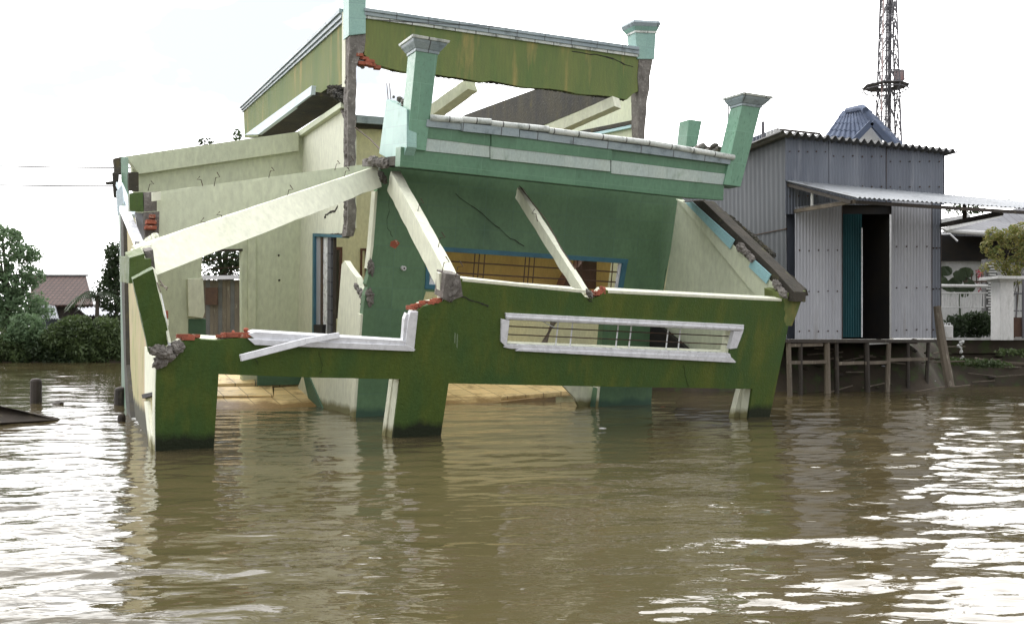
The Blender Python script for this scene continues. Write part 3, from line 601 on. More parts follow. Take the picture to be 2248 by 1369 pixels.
# left return of the parapet
def sidept(px, py, t):   # t: how far back along Bv from the front plane (0..1.6 m)
    d = Vector(((px-CX)/FOC, 1, (HY-py)/FOC)); c = Vector((0, 0, H)); n = Bv.cross(BA.w); return c+d*((OBa-c).dot(n)/d.dot(n))
sn = Bv.cross(BA.w).normalized(); sn = sn if sn.x > 0 else -sn
MB().slab([sidept(x, y, 0) for x, y in [(848, 218), (893, 240), (893, 322), (878, 365), (832, 337)]], sn*.18, m_teal).build('side_return', bal, [Bv, sn, BA.w], .008)
MB().rubble([sidept(850, 215, 0)+sn*.1, sidept(880, 228, 0)+sn*.1], .05, 8, m_conc, .03).build('broken_concrete', bal)
MB().slab([sidept(x, y, 0)+sn*.3 for x, y in [(858, 219), (884, 203), (888, 236)]], sn*.04, m_dark).build('broken_tile', bal)
def post(bl, br, tr, tl, vec, cap_px, mt, name='post', capm=None):
    p = MB().hexa([bl, br, tr, tl], vec, mt); o = p.build(name, bal, FRB, .008)
    ax = (tl-bl).normalized(); u = (tr-tl).normalized(); v = vec.normalized(); c = (tl+tr)/2+vec/2; wd = (tr-tl).length; dp = vec.length
    for h0, h1, e0, e1, mm in cap_px:
        q = lambda h, e: [c+ax*h+u*sx*(wd/2+e)+v*sy*(dp/2+e) for sx, sy in ((-1, -1), (1, -1), (1, 1), (-1, 1))]
        MB().hexa(q(h0, e0), q(h1, e1), mm).build('cap', o, FRB, .004)
    return o
capA = [(-.03, .02, .015, .02, m_cope), (.02, .10, .03, .09, m_cope), (.10, .15, .09, .11, m_cope), (.15, .19, .13, .14, m_copew)]
pv = BA.back*.36
post(BA.hit(893, 326, .05), BA.hit(935, 331, .05), BA.hit(962, 116, .05), BA.hit(914, 108, .05), Bv*.40, capA, m_btile)
post(BA.hit(1589, 405, .05), BA.hit(1626, 410, .05), BA.hit(1671, 234, .05), BA.hit(1630, 228, .05), Bv*.36, capA, m_btile)
o = MB().hexa([C(1506, 322, 20.5), C(1530, 322, 20.5), C(1541, 266, 20.5), C(1513, 262, 20.5)], Bv*.35, m_btile).build('post', bal, FRB, .008)
MB().hexa([C(1496, 322, 21), C(1512, 322, 21), C(1520, 266, 21), C(1504, 284, 21)], Bv*.1, m_btile).build('broken_tile', bal)
MB().rubble([C(1530, 325, 20), C(1560, 326, 19.9), C(1598, 338, 19.5)], .09, 24, [m_dark, m_conc], .05).build('rubble', bal)
MB().tube([C(1534, 318, 20), C(1570, 327, 19.8), C(1600, 320, 19.6)], .015, m_iron).build('rebar', bal)

# upper storey: parapets and broken corner columns
OK1 = C(784, 300, 19.5); UP = Plane(OK1, C(1415, 300, 23.2)-OK1, Vector((.02, -.06, 1))); FRU = [UP.u, UP.back, UP.w]
po = [(800, 36), (1404, 120), (1402, 200), (1390, 206), (1376, 219), *J((1376, 219), (1100, 183), 10, 3), *J((1100, 183), (960, 165), 6, 3), *J((960, 165), (840, 148), 5, 3), *J((840, 148), (806, 132), 3, 4), (800, 120)]
sl_(UP, po, .18, m_olive).build('parapet', house, FRU)['label'] = 'olive stained front parapet hanging between the two columns'
cp = MB()
for a, b, o_, m_ in ((17, 24, .10, m_cope), (24, 33, .07, m_cope), (33, 40, .04, m_copew)):
    cp.slab(pf(UP, [(801, a), (1404, a+86), (1404, b+86), (801, b)], o_), UP.back*(.18+2*o_), m_)
cp.build('coping', house, FRU, .006)
crack(UP, [(1255, 113), (1330, 125), (1390, 147)], .03)
part(MB().slab(pf(UP, [(800, 150), (1376, 221), (1376, 214), (800, 142)], -.02), UP.back*.2, m_dark), 'broken_edge') if False else None
for _a, _b in (((860, 150), (960, 163)), ((960, 164), (1100, 181)), ((1100, 181), (1240, 197)), ((1240, 198), (1376, 216))): chunk([UP.hit(*_a)+UP.back*.09, UP.hit(*_b)+UP.back*.09], .055, 70, .03, m_dark, 'broken_edge')
chunk([UP.hit(785, 122)+UP.back*.1, UP.hit(800, 145)+UP.back*.1], .13, 1); _b = MB()
for x, y, w_ in ((790, 122, .16), (800, 128, .2), (812, 134, .2), (806, 141, .18), (820, 143, .16), (796, 140, .2), (830, 148, .14)): _b.box(UP.hit(x, y)+UP.back*random.uniform(.0, .1), w_, .14, .065, m_brick, .5+random.uniform(-.4, .4))
part(_b, 'broken_brick', .006)
# left corner column
chunk([UP.hit(778, 90)+UP.back*.12, UP.hit(775, 130)+UP.back*.12, UP.hit(773, 190)+UP.back*.12, UP.hit(772, 260)+UP.back*.12, UP.hit(771, 380)+UP.back*.12, UP.hit(770, 515)+UP.back*.12], .11, 1)
chunk([UP.hit(1418, 140)+UP.back*.14, UP.hit(1412, 220)+UP.back*.14, UP.hit(1408, 300)+UP.back*.12], .13, 1)
k1 = MB().hexa([UP.hit(766, 78, .06), UP.hit(803, 74, .06), UP.hit(804, -60, .06), UP.hit(766, -60, .06)], Bv*.4, m_teal).build('corner_column', house, FRU, .008)
def ragcol(pl, spine, m, dpt=.3, name='broken_column'):
    b = MB()
    n = len(spine); L_ = []; R_ = []
    for i, (x0, x1, y) in enumerate(spine):
        a, bb = pl.hit(x0+random.uniform(-1, 1), y, .02), pl.hit(x1+random.uniform(-1, 1), y, .02); L_.append(a); R_.append(bb)
    for i in range(n-1):
        v = Bv*dpt*random.uniform(.9, 1.1)
        b.hexa([L_[i+1], R_[i+1], R_[i], L_[i]], v, m)
    return b
sp = [(766, 803, 74), (767, 802, 92), (767, 800, 112), (766, 788, 130), (765, 782, 150)]+[(764+random.uniform(-1, 1), 780+random.uniform(-1, 3), y) for y in range(170, 500, 16)]+[(762, 780, 500), (759, 776, 518)]
part(ragcol(UP, sp, m_conc), 'broken_column')['label'] = 'bare broken corner column with its tiles stripped off'
post(UP.hit(1400, 130, .04), UP.hit(1437, 130, .04), UP.hit(1440, 72, .04), UP.hit(1395, 70, .04), Bv*.36, [(-.02, .03, .02, .02, m_copew), (.03, .12, .02, .07, m_teal), (.12, .2, .07, .10, m_cope), (.2, .26, .10, .07, m_cope)], m_teal, 'corner_column')
sp = [(1402, 1434, 130), (1402, 1430, 146), (1401, 1427, 170), (1402, 1426, 196), (1401, 1420, 220), (1402, 1418, 250), (1401, 1416, 280), (1402, 1414, 330)]
part(ragcol(UP, sp, m_conc), 'broken_column')
# left side parapet, its coping, fascia and soffit
PL = Plane(C(757, 100, 19.7), C(535, 100, 29)-C(757, 100, 19.7), Vector((0, 0, 1))); ln = PL.n if PL.n.x > 0 else -PL.n; FRL = [PL.u, ln, PL.w]
def lp(pts, off): return [p-ln*off for p in pf(PL, pts)]
MB().slab(lp([(757, 35), (757, 192), (722, 192), (566, 300), (537, 302), (535, 245)], 0), ln*.2, m_olive).build('parapet', house, FRL)['label'] = 'olive stained side parapet receding to the left'
cl_ = MB()
for a, b, o_ in ((14, 24, .12), (24, 34, .08), (34, 42, .04)):
    t0, t1 = a/1., b/1.; cl_.slab(lp([(757, t0+6), (757, t1+6), (534, 234+(b-14)*.45), (534, 234+(a-14)*.45)], o_), ln*(.2+2*o_), m_cope)
cl_.build('coping', house, FRL, .005)
part(MB().slab(lp([(757, 28), (764, 28), (764, 192), (757, 192)], .06), ln*.1, m_creamw), 'parapet_edge')
fs_ = MB().slab(lp([(719, 192), (717, 212), (596, 298), (564, 299)], .35), ln*.1, m_fasc).build('roof_fascia', house, FRL, .006); fs_['label'] = 'bluish white roof fascia under the side parapet'
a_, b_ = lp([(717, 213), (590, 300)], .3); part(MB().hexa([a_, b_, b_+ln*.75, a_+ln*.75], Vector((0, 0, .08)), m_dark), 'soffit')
chunk([PL.hit(725, 200), PL.hit(757, 215)], .14, 18, .07, m_dark); chunk([PL.hit(722, 192), PL.hit(758, 192)], .06, 12, .03, m_dark)
part(MB().slab([p for p in pf(SP, [(655, 288), (748, 224), (748, 236), (655, 300)], .12)], SP.back*.12, m_cream), 'wall_cornice')
# right side wall of the upper storey seen from inside, roof beams
RU = Plane(C(1402, 200, 23.3), Vector((-.42, .9, .05)), Vector((0, 0, 1))); un = RU.n if RU.n.x > 0 else -RU.n; FRR = [RU.u, un, RU.w]
def rp(pts, off): return [p-un*off for p in pf(RU, pts)]
MB().slab(rp([(1402, 190), (1402, 330), (1180, 330), (1180, 276), (1290, 214)], 0), un*.15, m_cream).build('upper_side_wall', house, FRR)
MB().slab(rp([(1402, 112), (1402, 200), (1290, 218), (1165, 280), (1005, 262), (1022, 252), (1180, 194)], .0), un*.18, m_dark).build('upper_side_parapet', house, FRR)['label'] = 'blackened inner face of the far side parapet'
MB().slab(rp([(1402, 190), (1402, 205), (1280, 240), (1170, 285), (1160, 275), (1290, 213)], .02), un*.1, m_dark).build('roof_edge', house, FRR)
part(MB().beam(C(1352, 214, 22.6), C(1195, 284, 23.9), .3, .25, m_creamw), 'roof_beam', .01)
part(MB().beam(C(1032, 176, 21.7), C(940, 244, 22.6), .32, .26, m_creamw), 'roof_beam', .01)
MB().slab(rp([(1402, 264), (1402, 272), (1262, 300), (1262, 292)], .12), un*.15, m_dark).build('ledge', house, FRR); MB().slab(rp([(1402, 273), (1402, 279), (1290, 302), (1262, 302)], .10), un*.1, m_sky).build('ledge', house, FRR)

# left end: leaning green post, fallen beam ends, outer side wall
part(MB().hexa([F.hit(328, 778), F.hit(375, 752), F.hit(336, 590), F.hit(291, 613)], F.back*.14, m_moss), 'leaning_post', .01)['label'] = 'snapped green corner post leaning against the front wall'
part(MB().hexa([C(370, 752, 12.2), C(376, 752, 12.2), C(341, 592, 12.6), C(335, 590, 12.6)], F.back*.25, m_creamw), 'post_edge')
part(MB().slab([C(x, y, 12.75) for x, y in [(318, 552), (336, 548), (342, 600), (354, 650), (346, 655), (334, 600)]], F.back*.2, m_conc), 'broken_concrete')
part(MB().hexa([C(283, 622, 12.5), C(320, 612, 12.6), C(318, 556, 12.6), C(284, 566, 12.5)], F.back*.4, m_moss), 'beam_end', .01)
part(MB().hexa([C(262, 618, 13.6), C(283, 622, 12.5), C(284, 566, 12.5), C(261, 562, 13.6)], Vector((.25, .1, 0)), m_moss), 'beam_end', .01)
part(MB().hexa([C(285, 463, 16.2), C(316, 465, 16.3), C(314, 422, 16.3), C(284, 424, 16.2)], Vb*.35, m_moss), 'beam_end', .01)
part(MB().hexa([C(316, 465, 16.3), C(350, 462, 16.35), C(350, 420, 16.35), C(315, 422, 16.3)], Vb*.3, m_conc), 'beam_end', .01)
part(MB().hexa([C(334, 442, 16.1), C(353, 440, 16.1), C(353, 421, 16.1), C(334, 422, 16.1)], Vb*.1, m_creamw), 'tile_piece', .004)
part(MB().hexa([C(283, 418, 19.6), C(305, 420, 19.7), C(304, 378, 19.7), C(282, 378, 19.6)], Vb*.3, m_dark), 'beam_end', .01)
part(MB().hexa([C(268, 425, 20), C(284, 430, 19.8), C(282, 345, 19.8), C(266, 343, 20)], Vb*.3, m_btile2), 'beam_end', .01)
part(MB().hexa([C(252, 378, 20.2), C(268, 383, 20.1), C(266, 344, 20.1), C(249, 348, 20.2)], Vb*.3, m_dark), 'broken_eave', .01)
part(MB().hexa([C(250, 432, 20.0), C(259, 436, 20.0), C(262, 380, 20.0), C(247, 378, 20.0)], Vb*.2, m_dark).hexa([C(234, 405, 20.0), C(250, 405, 20.0), C(250, 397, 20.0), C(232, 399, 20.0)], Vb*.2, m_dark), 'broken_eave', .01)
part(MB().beam(C(262, 400, 18.6), C(292, 470, 17.8), .12, .08, m_fasc), 'fallen_fascia', .005)
part(MB().beam(C(272, 452, 17.0), C(306, 530, 15.5), .14, .1, m_alu), 'fallen_fascia', .005)
part(MB().hexa([C(258, 480, 18), C(272, 440, 18), C(268, 405, 18), C(256, 420, 18)], Vb*.1, m_fasc), 'tile_piece')
part(MB().slab([C(x, y, 16.6) for x, y in [(296, 466), (318, 468), (322, 528), (306, 532)]], Vb*.1, m_zinc2), 'tile_piece')
part(MB().slab([C(x, y, 16.3) for x, y in [(316, 466), (350, 464), (348, 548), (320, 540)]], Vb*.2, m_conc), 'broken_column')
o = part(MB().box(C(331, 488, 16.2), .16, .2, .07, m_brick, .5).box(C(330, 500, 16.2), .18, .2, .06, m_brick, .5).box(C(334, 476, 16.2), .1, .2, .06, m_brick, .4), 'brick_course', .005)
chunk([C(330, 545, 13.5), C(290, 560, 13.1), C(342, 520, 15)], .09, 26, .06, m_creamw, 'broken_plaster')
LW = Plane(C(342, 990, 12.75), C(285, 900, 19.7)-C(342, 990, 12.75), Vector((.03, -.03, 1))); wn = LW.n if LW.n.x > 0 else -LW.n; FRW = [LW.u, wn, LW.w]
def lw(pts, off=0): return [p-wn*off for p in pf(LW, pts)]
MB().slab(lw([(286, 470), (300, 480), (316, 620), (340, 780), (340, 1060), (326, 1030), (296, 950), (284, 900), (278, 700), (276, 480)]), wn*.15, m_tanw).build('outer_side_wall', house, FRW)['label'] = 'tan side wall stained green standing in the water'
MB().slab(lw([(264, 430), (272, 430), (280, 560), (284, 820), (292, 945), (284, 945), (272, 860), (268, 600)], .05), wn*.3, m_gplain).build('outer_pilaster', house, FRW)
MB().slab(lw([(272, 470), (278, 470), (286, 800), (300, 950), (292, 950), (284, 870), (275, 640)], .08), wn*.08, m_dark).build('outer_pilaster', house, FRW)
part(MB().slab(lw([(322, 760), (344, 785), (344, 870), (322, 868)], .03), wn*.05, m_creamw), 'plaster_panel'); part(MB().slab(lw([(318, 865), (343, 860), (343, 868), (320, 874)], .05), wn*.1, m_black), 'gap')
part(MB().slab(lw([(324, 880), (330, 880), (341, 955), (341, 985), (335, 980)], .05), wn*.05, m_creamw), 'plaster_panel')
chunk([LW.hit(262, 905), LW.hit(292, 915), LW.hit(312, 955)], .10, 22, .10, [m_conc, m_white])
for a, b in (((345, 620), (352, 640)), ((350, 615), (366, 636)), ((352, 625), (368, 632))): MB().tube([C(*a, 12.5), C(*b, 12.4)], .01, m_wood).build('splinter', house)
part(MB().box(C(359, 690, 12.6), .10, .12, .10, m_brick, .5).box(C(362, 708, 12.6), .08, .12, .08, m_creamw, .5), 'brick_course', .004)
MB().tube([C(352, 645, 12.5), C(362, 690, 12.4), C(372, 758, 12.25)], .016, m_alu).build('loose_strip', house)

# ------------------------------------------------------------------ metal shack on stilts
sh = thing('metal_shack', Vector((9.7, 27, 1.4)), 'tall grey corrugated metal shack standing on wooden stilts over the bank', 'shack')
A0 = C(1728, 745, 25.0); A1 = C(2066, 745, 27.0); SF = Plane(A0, A1-A0, Vector((0, 0, 1))); sb = SF.back; FRS = [SF.u, sb, SF.w]
def sq(x0, y0, x1, y1, off=0): return [SF.hit(x0, y1, off), SF.hit(x1, y1+0, off), SF.hit(x1, y0, off), SF.hit(x0, y0, off)]
def screws(b, x0, x1, ys, n, off):  # screw heads in rows
    for y in ys:
        for i in range(n): b.lump(SF.hit(x0+(x1-x0)*(i+.5)/n, y+random.uniform(-1, 1), off), .026, m_iron)
def panel(x0, x1, ya0, ya1, yb, m, n, off, name='wall_sheet', lab=None):
    b = MB(); b.corr(SF.hit(x0, yb, off), SF.hit(x1, yb, off), SF.hit(x1, ya1, off), SF.hit(x0, ya0, off), n, .012, m); screws(b, x0, x1, [yb-18, (ya0+yb)/2+40, (ya0+yb)/2-50] if yb > 500 else [yb-40, ya0+40], max(3, n//3), off+.03); b.tube([SF.hit(x1, yb, off+.01), SF.hit(x1, ya1, off+.01)], .008, m_iron, 4)
    o = b.build(name, sh, FRS, recalc=False, smooth=False)
    if lab: o['label'] = lab
    return o
panel(1724, 1822, 293, 303, 470, m_zinc, 15, 0); panel(1820, 1946, 303, 314, 450, m_zinc, 19, .02); panel(1944, 2073, 314, 328, 450, m_zinc, 20, .0)
panel(1745, 1849, 455, 440, 744, m_zinc2, 15, .05, lab='pale corrugated sheet left of the doorway')
panel(1957, 2046, 440, 445, 742, m_zinc2, 13, .05, lab='pale corrugated sheet right of the doorway'); panel(2046, 2066, 445, 447, 742, m_zinc, 3, .04)
MB().slab(pf(SF, [(1728, 455), (1748, 455), (1748, 744), (1728, 744)], -.3), sb*.03, m_zinc).build('wall_sheet', sh, FRS)
# folding door and dark opening
b = MB(); b.corr(*sq(1849, 470, 1892, 740, .0)[:2], *sq(1849, 470, 1892, 740, .0)[2:], 8, .04, m_tealdoor, 6); b.tube([SF.hit(1892, 740, .05), SF.hit(1892, 500, .05)], .02, m_alu)
b.build('folding_door', sh, FRS, recalc=False)['label'] = 'teal folding door pushed half open'
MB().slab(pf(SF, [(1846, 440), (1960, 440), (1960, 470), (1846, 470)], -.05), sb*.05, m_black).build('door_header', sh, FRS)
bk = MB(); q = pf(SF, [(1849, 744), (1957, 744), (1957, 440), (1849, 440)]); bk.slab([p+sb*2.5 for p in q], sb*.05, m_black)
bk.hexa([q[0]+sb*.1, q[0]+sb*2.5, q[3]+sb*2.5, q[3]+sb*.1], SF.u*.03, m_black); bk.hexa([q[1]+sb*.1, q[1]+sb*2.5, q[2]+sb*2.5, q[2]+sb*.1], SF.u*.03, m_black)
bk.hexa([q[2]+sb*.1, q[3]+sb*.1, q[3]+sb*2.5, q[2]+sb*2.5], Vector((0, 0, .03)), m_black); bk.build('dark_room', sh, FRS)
bb = MB()
for i in range(8): bb.lump(SF.hit(1903+i*6, 530-i*.5)+sb*1.0, .03, m_white)
bb.build('bead_string', sh)
MB().box(SF.hit(1925, 700)+sb*1.5, 1.0, .6, .6, m_brown, .4).build('table', sh, FRS)
# left side wall
tl = SF.hit(1724, 293); bl = SF.hit(1728, 745); sv = Vector((-.27, .96, 0)).normalized()*9
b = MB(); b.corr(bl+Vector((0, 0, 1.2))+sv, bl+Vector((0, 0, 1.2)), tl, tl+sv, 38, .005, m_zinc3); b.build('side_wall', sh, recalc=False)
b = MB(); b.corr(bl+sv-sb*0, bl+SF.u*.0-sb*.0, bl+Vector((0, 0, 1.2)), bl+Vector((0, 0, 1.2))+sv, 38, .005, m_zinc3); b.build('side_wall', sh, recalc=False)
sx = SF.u
for z_, in ((2.9,), ):
    p = bl+Vector((0, 0, z_))-SF.u*.03; MB().beam(p, p+sv, .05, .02, m_iron).build('sheet_joint', sh)
# roof: corrugated fibre cement, edge on
r0 = SF.hit(1714, 290, .35); r1 = SF.hit(2103, 332, .35); b = MB(); b.corr(r0, r1, r1+sv+Vector((0, 0, -.1)), r0+sv+Vector((0, 0, -.1)), 25, .055, m_fibre, 8, thick=.012); b.build('roof', sh, recalc=False)
MB().tube([tl-sx*.1+Vector((0, 0, .02)), tl-sx*.1+sv*.6+Vector((0, 0, .0))], .03, m_alu).build('roof_trim', sh)
# awning
aw = [SF.hit(1722, 396), SF.hit(2100, 424), C(2330, 462, 23.4), C(1880, 433, 22.6)]
b = MB(); b.corr(aw[0], C(2300, 448, 26.4), aw[2]+sx*1.2, aw[3], 52, .02, m_awn, 5, thick=.006); b.build('awning', sh, recalc=False)['label'] = 'corrugated awning over the doorway'
fr = MB(); 
fr.beam(SF.hit(1745, 460, .02), C(1876, 438, 22.8), .07, .09, m_wood).beam(SF.hit(1730, 402, .02), C(1870, 440, 22.8), .06, .08, m_woodd)
fr.beam(C(1782, 420, 24.2), C(1782, 452, 24.2)+Vector((0, 0, 0)), .05, .05, m_white, Vector((0, 1, 0)))
fr.build('awning_bracket', sh)
fr = MB(); fr.beam(SF.hit(2066, 490, .02), C(2200, 462, 23.6), .07, .12, m_woodd).beam(C(2116, 448, 25), C(2116, 480, 25), .08, .08, m_woodd, Vector((0, 1, 0))).beam(C(1880, 440, 22.8), C(2330, 468, 23.6), .05, .08, m_woodd); fr.build('awning_bracket', sh)
MB().hexa([SF.hit(1728, 752, .1), SF.hit(2066, 752, .1), SF.hit(2066, 745, .1), SF.hit(1728, 745, .1)], sb*3.5, m_woodd).build('floor_deck', sh, FRS)
for x0, x1, y, m_ in ((1728, 1805, 757, m_wood), (1903, 1952, 752, m_white), (1728, 1820, 795, m_wood), (1838, 1895, 797, m_wood), (1898, 1945, 796, m_wood), (1950, 2035, 789, m_wood)):
    MB().beam(SF.hit(x0, y-3, .02), SF.hit(x1, y-5, .02), .06, .09, m_).build('cross_rail', sh, bevel=.005)
for x, w_, dx in ((1731, .13, 4), (1757, .12, 0), (1815, .16, 3), (1836, .12, 2), (1902, .15, 3), (1951, .13, -4), (1993, .10, 0), (2038, .10, -6)):
    p = SF.hit(x, 750, .0); q_ = SF.hit(x+dx, 900, .0); MB().tube([p, q_], [w_/2, w_/2*1.1], m_wood if x % 4 == 3 else m_woodd, 7).build('stilt', sh)
MB().hexa([SF.hit(1640, 870)+sb*3.3, SF.hit(2075, 880)+sb*3.3, SF.hit(2075, 748)+sb*3.3, SF.hit(1640, 748)+sb*3.3], sb*.1, m_black).build('dark_backing', sh)  # black sheet added behind the stilts for the dark under the floor

tag(MB().tube([C(2057, 672, 25.5), C(2066, 740, 25.4), C(2086, 850, 25.2)], [.10, .12, .12], m_wood, 8).build('mooring_post'), 'grey leaning timber post beside the right corner of the metal shack', 'post')
jc = thing('plastic_jerrycan', C(2078, 745, 28.6), 'small white plastic jerrycan on the wall behind the leaning timber post', 'jerrycan')
MB().box(C(2079, 728, 28.6), .3, .2, .40, m_white, .1).build('body', jc, bevel=.04); MB().tube([C(2074, 714, 28.6), C(2074, 708, 28.6)], .04, m_white, 8).build('cap', jc); MB().tube([C(2079, 713, 28.6), C(2081, 709, 28.6), C(2086, 709, 28.6), C(2087, 713, 28.6)], .015, m_white).build('handle', jc)

# ------------------------------------------------------------------ roofs and tower behind the shack
bh = thing('blue_roofed_house', C(1890, 700, 36), 'house with steep blue tiled roof and small white gable peeping over the shack', 'house')
def rowroof(a, b_, c_, d, n, amp, m, nv=8, step=.05):   # tile rows: each course stepped over the next
    bld = MB()
    for j in range(nv):
        t0, t1 = j/nv, (j+1.12)/nv; lift = (b_-a).cross(d-a).normalized()*step; lift = lift if lift.z > 0 else -lift
        bld.corr(a.lerp(d, t0)+lift, b_.lerp(c_, t0)+lift, b_.lerp(c_, t1), a.lerp(d, t1), n, amp, m, 5, thick=.02)
    return bld
P = lambda x, y, Y=36: C(x, y, Y)
rowroof(P(1790, 330), P(1960, 350, 35), P(1893, 236, 36), P(1850, 246, 39), 10, .03, m_blueroof, 6, .03).build('roof', bh, recalc=False)
rowroof(P(1975, 325, 35), P(1990, 330, 39), P(1900, 238, 39), P(1893, 236, 36), 6, .05, m_blueroof, 7).build('roof', bh, recalc=False)
MB().tube([P(1860, 243, 38), P(1893, 236, 36), P(1900, 242, 35.6)], .12, m_blueroof, 8).tube([P(1893, 238, 35.8), P(1972, 322, 34.8)], .09, m_blueroof, 8).build('ridge', bh)
MB().slab([P(x, y, 34.4) for x, y in [(1868, 322), (1909, 276), (1948, 324)]], Vector((0, .2, 0)), m_white).build('gable', bh)
MB().beam(P(1912, 270, 34.2), P(1962, 326, 34.2), .2, .12, m_blueroof, Vector((0, 1, 0))).beam(P(1912, 270, 34.2), P(1856, 328, 34.2), .2, .12, m_blueroof, Vector((0, 1, 0))).build('gable_trim', bh)
MB().hexa([P(1800, 740), P(1965, 740, 35.6), P(1965, 325, 35.6), P(1800, 325)], Vector((-1, 4, 0)), m_white).build('wall', bh)
ter = thing('roof_terrace', C(1690, 320, 34), 'grey roof terrace railing beyond the left edge of the shack roof', 'railing')
MB().beam(C(1645, 305, 36), C(1705, 282, 34), .08, .06, m_zinc).beam(C(1705, 282, 34), C(1800, 292, 34.5), .08, .06, m_woodd).build('rail', ter)
b = MB()
for i in range(9): t = i/8; p = C(1645, 306, 36).lerp(C(1705, 284, 34), t); b.box(p-Vector((0, 0, .35)), .22, .06, .7, m_white if i > 5 else m_zinc)
b.build('baluster_panel', ter); MB().hexa([C(1640, 345, 36), C(1800, 345, 34.5), C(1800, 305, 34.5), C(1640, 322, 36)], Vector((-1, 3, 0)), m_zinc).build('slab', ter)
for x, y0, y1, lab in ((1599, 213, 340, 'thin antenna pole with a short cross arm behind the right balcony post'), (1675, 238, 320, 'thin dark pole standing at the roof terrace railing')):
    t = thing('antenna_pole', C(x, y1, 33), lab, 'pole'); MB().tube([C(x, y1, 33), C(x, y0, 33)], [.035, .02], m_steel).build('pole', t)
    if x < 1650: MB().tube([C(x-18, y0+2, 33), C(x+2, y0+1, 33)], .012, m_steel).build('cross_arm', t)
    else: MB().tube([C(x, y1, 33), C(x, 268, 33)], .06, m_steel).build('sleeve', t)
# lattice tower
TY = 130.; tw = thing('lattice_tower', C(1950, 745, TY), 'tall steel lattice communications tower rising above the blue tiled roof', 'tower')
def tq(py):   # half-width of the tower at this height
    z = C(0, py, TY).z; hw = max(.6, 1.6-(z-27.5)*.03); c = C(1950, py, TY); c.x -= (z-30)*0.0
    return [c+Vector((sx_*hw, sy_*hw, 0)) for sx_, sy_ in ((-1, -1), (.6, -1.3), (1, 1), (-.6, 1.3))]
lv = [740, 660, 590, 525, 465, 405, 350, 300, 250, 205, 160, 118, 78, 40, 4, -32, -66, -100]; Q = [tq(y) for y in lv]
for k in range(4):
    MB().tube([q[k] for q in Q[:9]], .13, m_steel, 5).build('leg', tw); MB().tube([q[k] for q in Q[8:]], .11, m_steelr if k in (0,) else m_steel, 5).build('leg', tw)
b = MB()
for i in range(len(Q)-1):
    for k in range(4):
        a, c = Q[i][k], Q[i][(k+1) % 4]; d, e = Q[i+1][k], Q[i+1][(k+1) % 4]
        b.tube([a, c], .07, m_steel, 4); b.tube([a, d.lerp(e, .5)], .085, m_steel, 4); b.tube([c, d.lerp(e, .5)], .085, m_steel, 4); b.tube([a.lerp(d, .5), c.lerp(e, .5)], .05, m_steel, 4)
b.build('bracing', tw)
b = MB(); c0 = C(1950, 745, TY)
for dx in (-.35, 0, .3): b.tube([C(1946, 740, TY)+Vector((dx, 0, 0)), C(1953, -100, TY)+Vector((dx*.8, 0, 0))], .14, m_steel, 4)
for i in range(60): y = 740-i*14; b.box(C(1946+i*.1, y, TY), .9, .06, .06, m_steel)
b.build('cable_ladder', tw)
pc = C(1944, 190, TY); b = MB()
ring = lambda r, z: [pc+Vector((r*math.cos(t), r*math.sin(t), z)) for t in [k*math.pi/4+.3 for k in range(9)]]
r1_, r2_, r3_ = ring(3.0, 0), ring(1.2, .1), ring(3.1, 1.3)
for k in range(8):
    b.add([r1_[k], r1_[k+1], r2_[k+1], r2_[k]], [(0, 1, 2, 3)], m_steel); b.tube([r1_[k], r1_[k+1]], .07, m_steel, 5); b.tube([r3_[k], r3_[k+1]], .055, m_steel, 4); b.tube([r1_[k], r3_[k]], .04, m_steel, 4)
    b.tube([r1_[k], pc+Vector((r1_[k]-pc)*.42)+Vector((0, 0, -2.6))], .06, m_steel, 4); b.tube([r1_[k]-Vector((0, 0, .5)), r1_[k+1]-Vector((0, 0, .5))], .08, m_steel, 4)
b.build('platform', tw)
b = MB(); b.box(C(1975, 165, TY), 1.2, .4, 1.4, m_steelr); a = [C(x, y, TY-1) for x, y in ((1966, 154), (1983, 153), (1983, 178), (1966, 178))]
for i in range(4): b.tube([a[i], a[(i+1) % 4]], .06, m_steel, 4)
b.build('antenna_panel', tw)
MB().tube([C(1962, 8, TY), C(1969, 8, TY)], .3, m_steel, 6).build('dish', tw)

# ------------------------------------------------------------------ yard and house on the right bank
hr = thing('yard_house', C(2160, 742, 38), 'low house with white wall, dark veranda and grey sloping roof at the right edge', 'house')
Y = 38
MB().hexa([C(2050, 745, Y), C(2500, 745, Y+1), C(2500, 500, Y+1), C(2050, 510, Y)], Vector((0, 4, 0)), m_white).build('wall', hr)
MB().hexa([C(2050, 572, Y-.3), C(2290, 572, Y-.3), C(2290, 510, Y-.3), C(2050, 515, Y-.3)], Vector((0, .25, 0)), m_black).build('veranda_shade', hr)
MB().slab([C(2070, 508, 35.5), C(2500, 520, 35.5), C(2500, 440, 40), C(2230, 458, 40), C(2135, 480, 39)], Vector((0, 0, -.15)), m_slate).build('roof', hr)
MB().slab([C(2068, 500, 35), C(2200, 470, 35.5), C(2200, 476, 35.5), C(2078, 506, 35)], Vector((0, .2, 0)), m_white).build('roof_edge', hr)
MB().tube([C(2075, 506, 35.2), C(2162, 512, 35.2)], .09, m_white, 8).build('gutter', hr)
MB().tube([C(2062, 514, 34), C(2085, 513, 34), C(2102, 529, 34)], .03, m_alu).build('pipe', hr)
MB().slab([C(2066, 480, 37), C(2130, 470, 37), C(2130, 478, 37), C(2066, 492, 37)], Vector((0, .2, 0)), m_white).build('roof_edge', hr)
b = MB(); b.box(C(2172, 640, 34), .42, .3, 2.3, m_fibre)
for i in range(22): b.box(C(2178, 578+i*6.2, 33.8), .25 if i % 3 else .38, .06, .05, m_white)
b.build('brick_pier', hr)

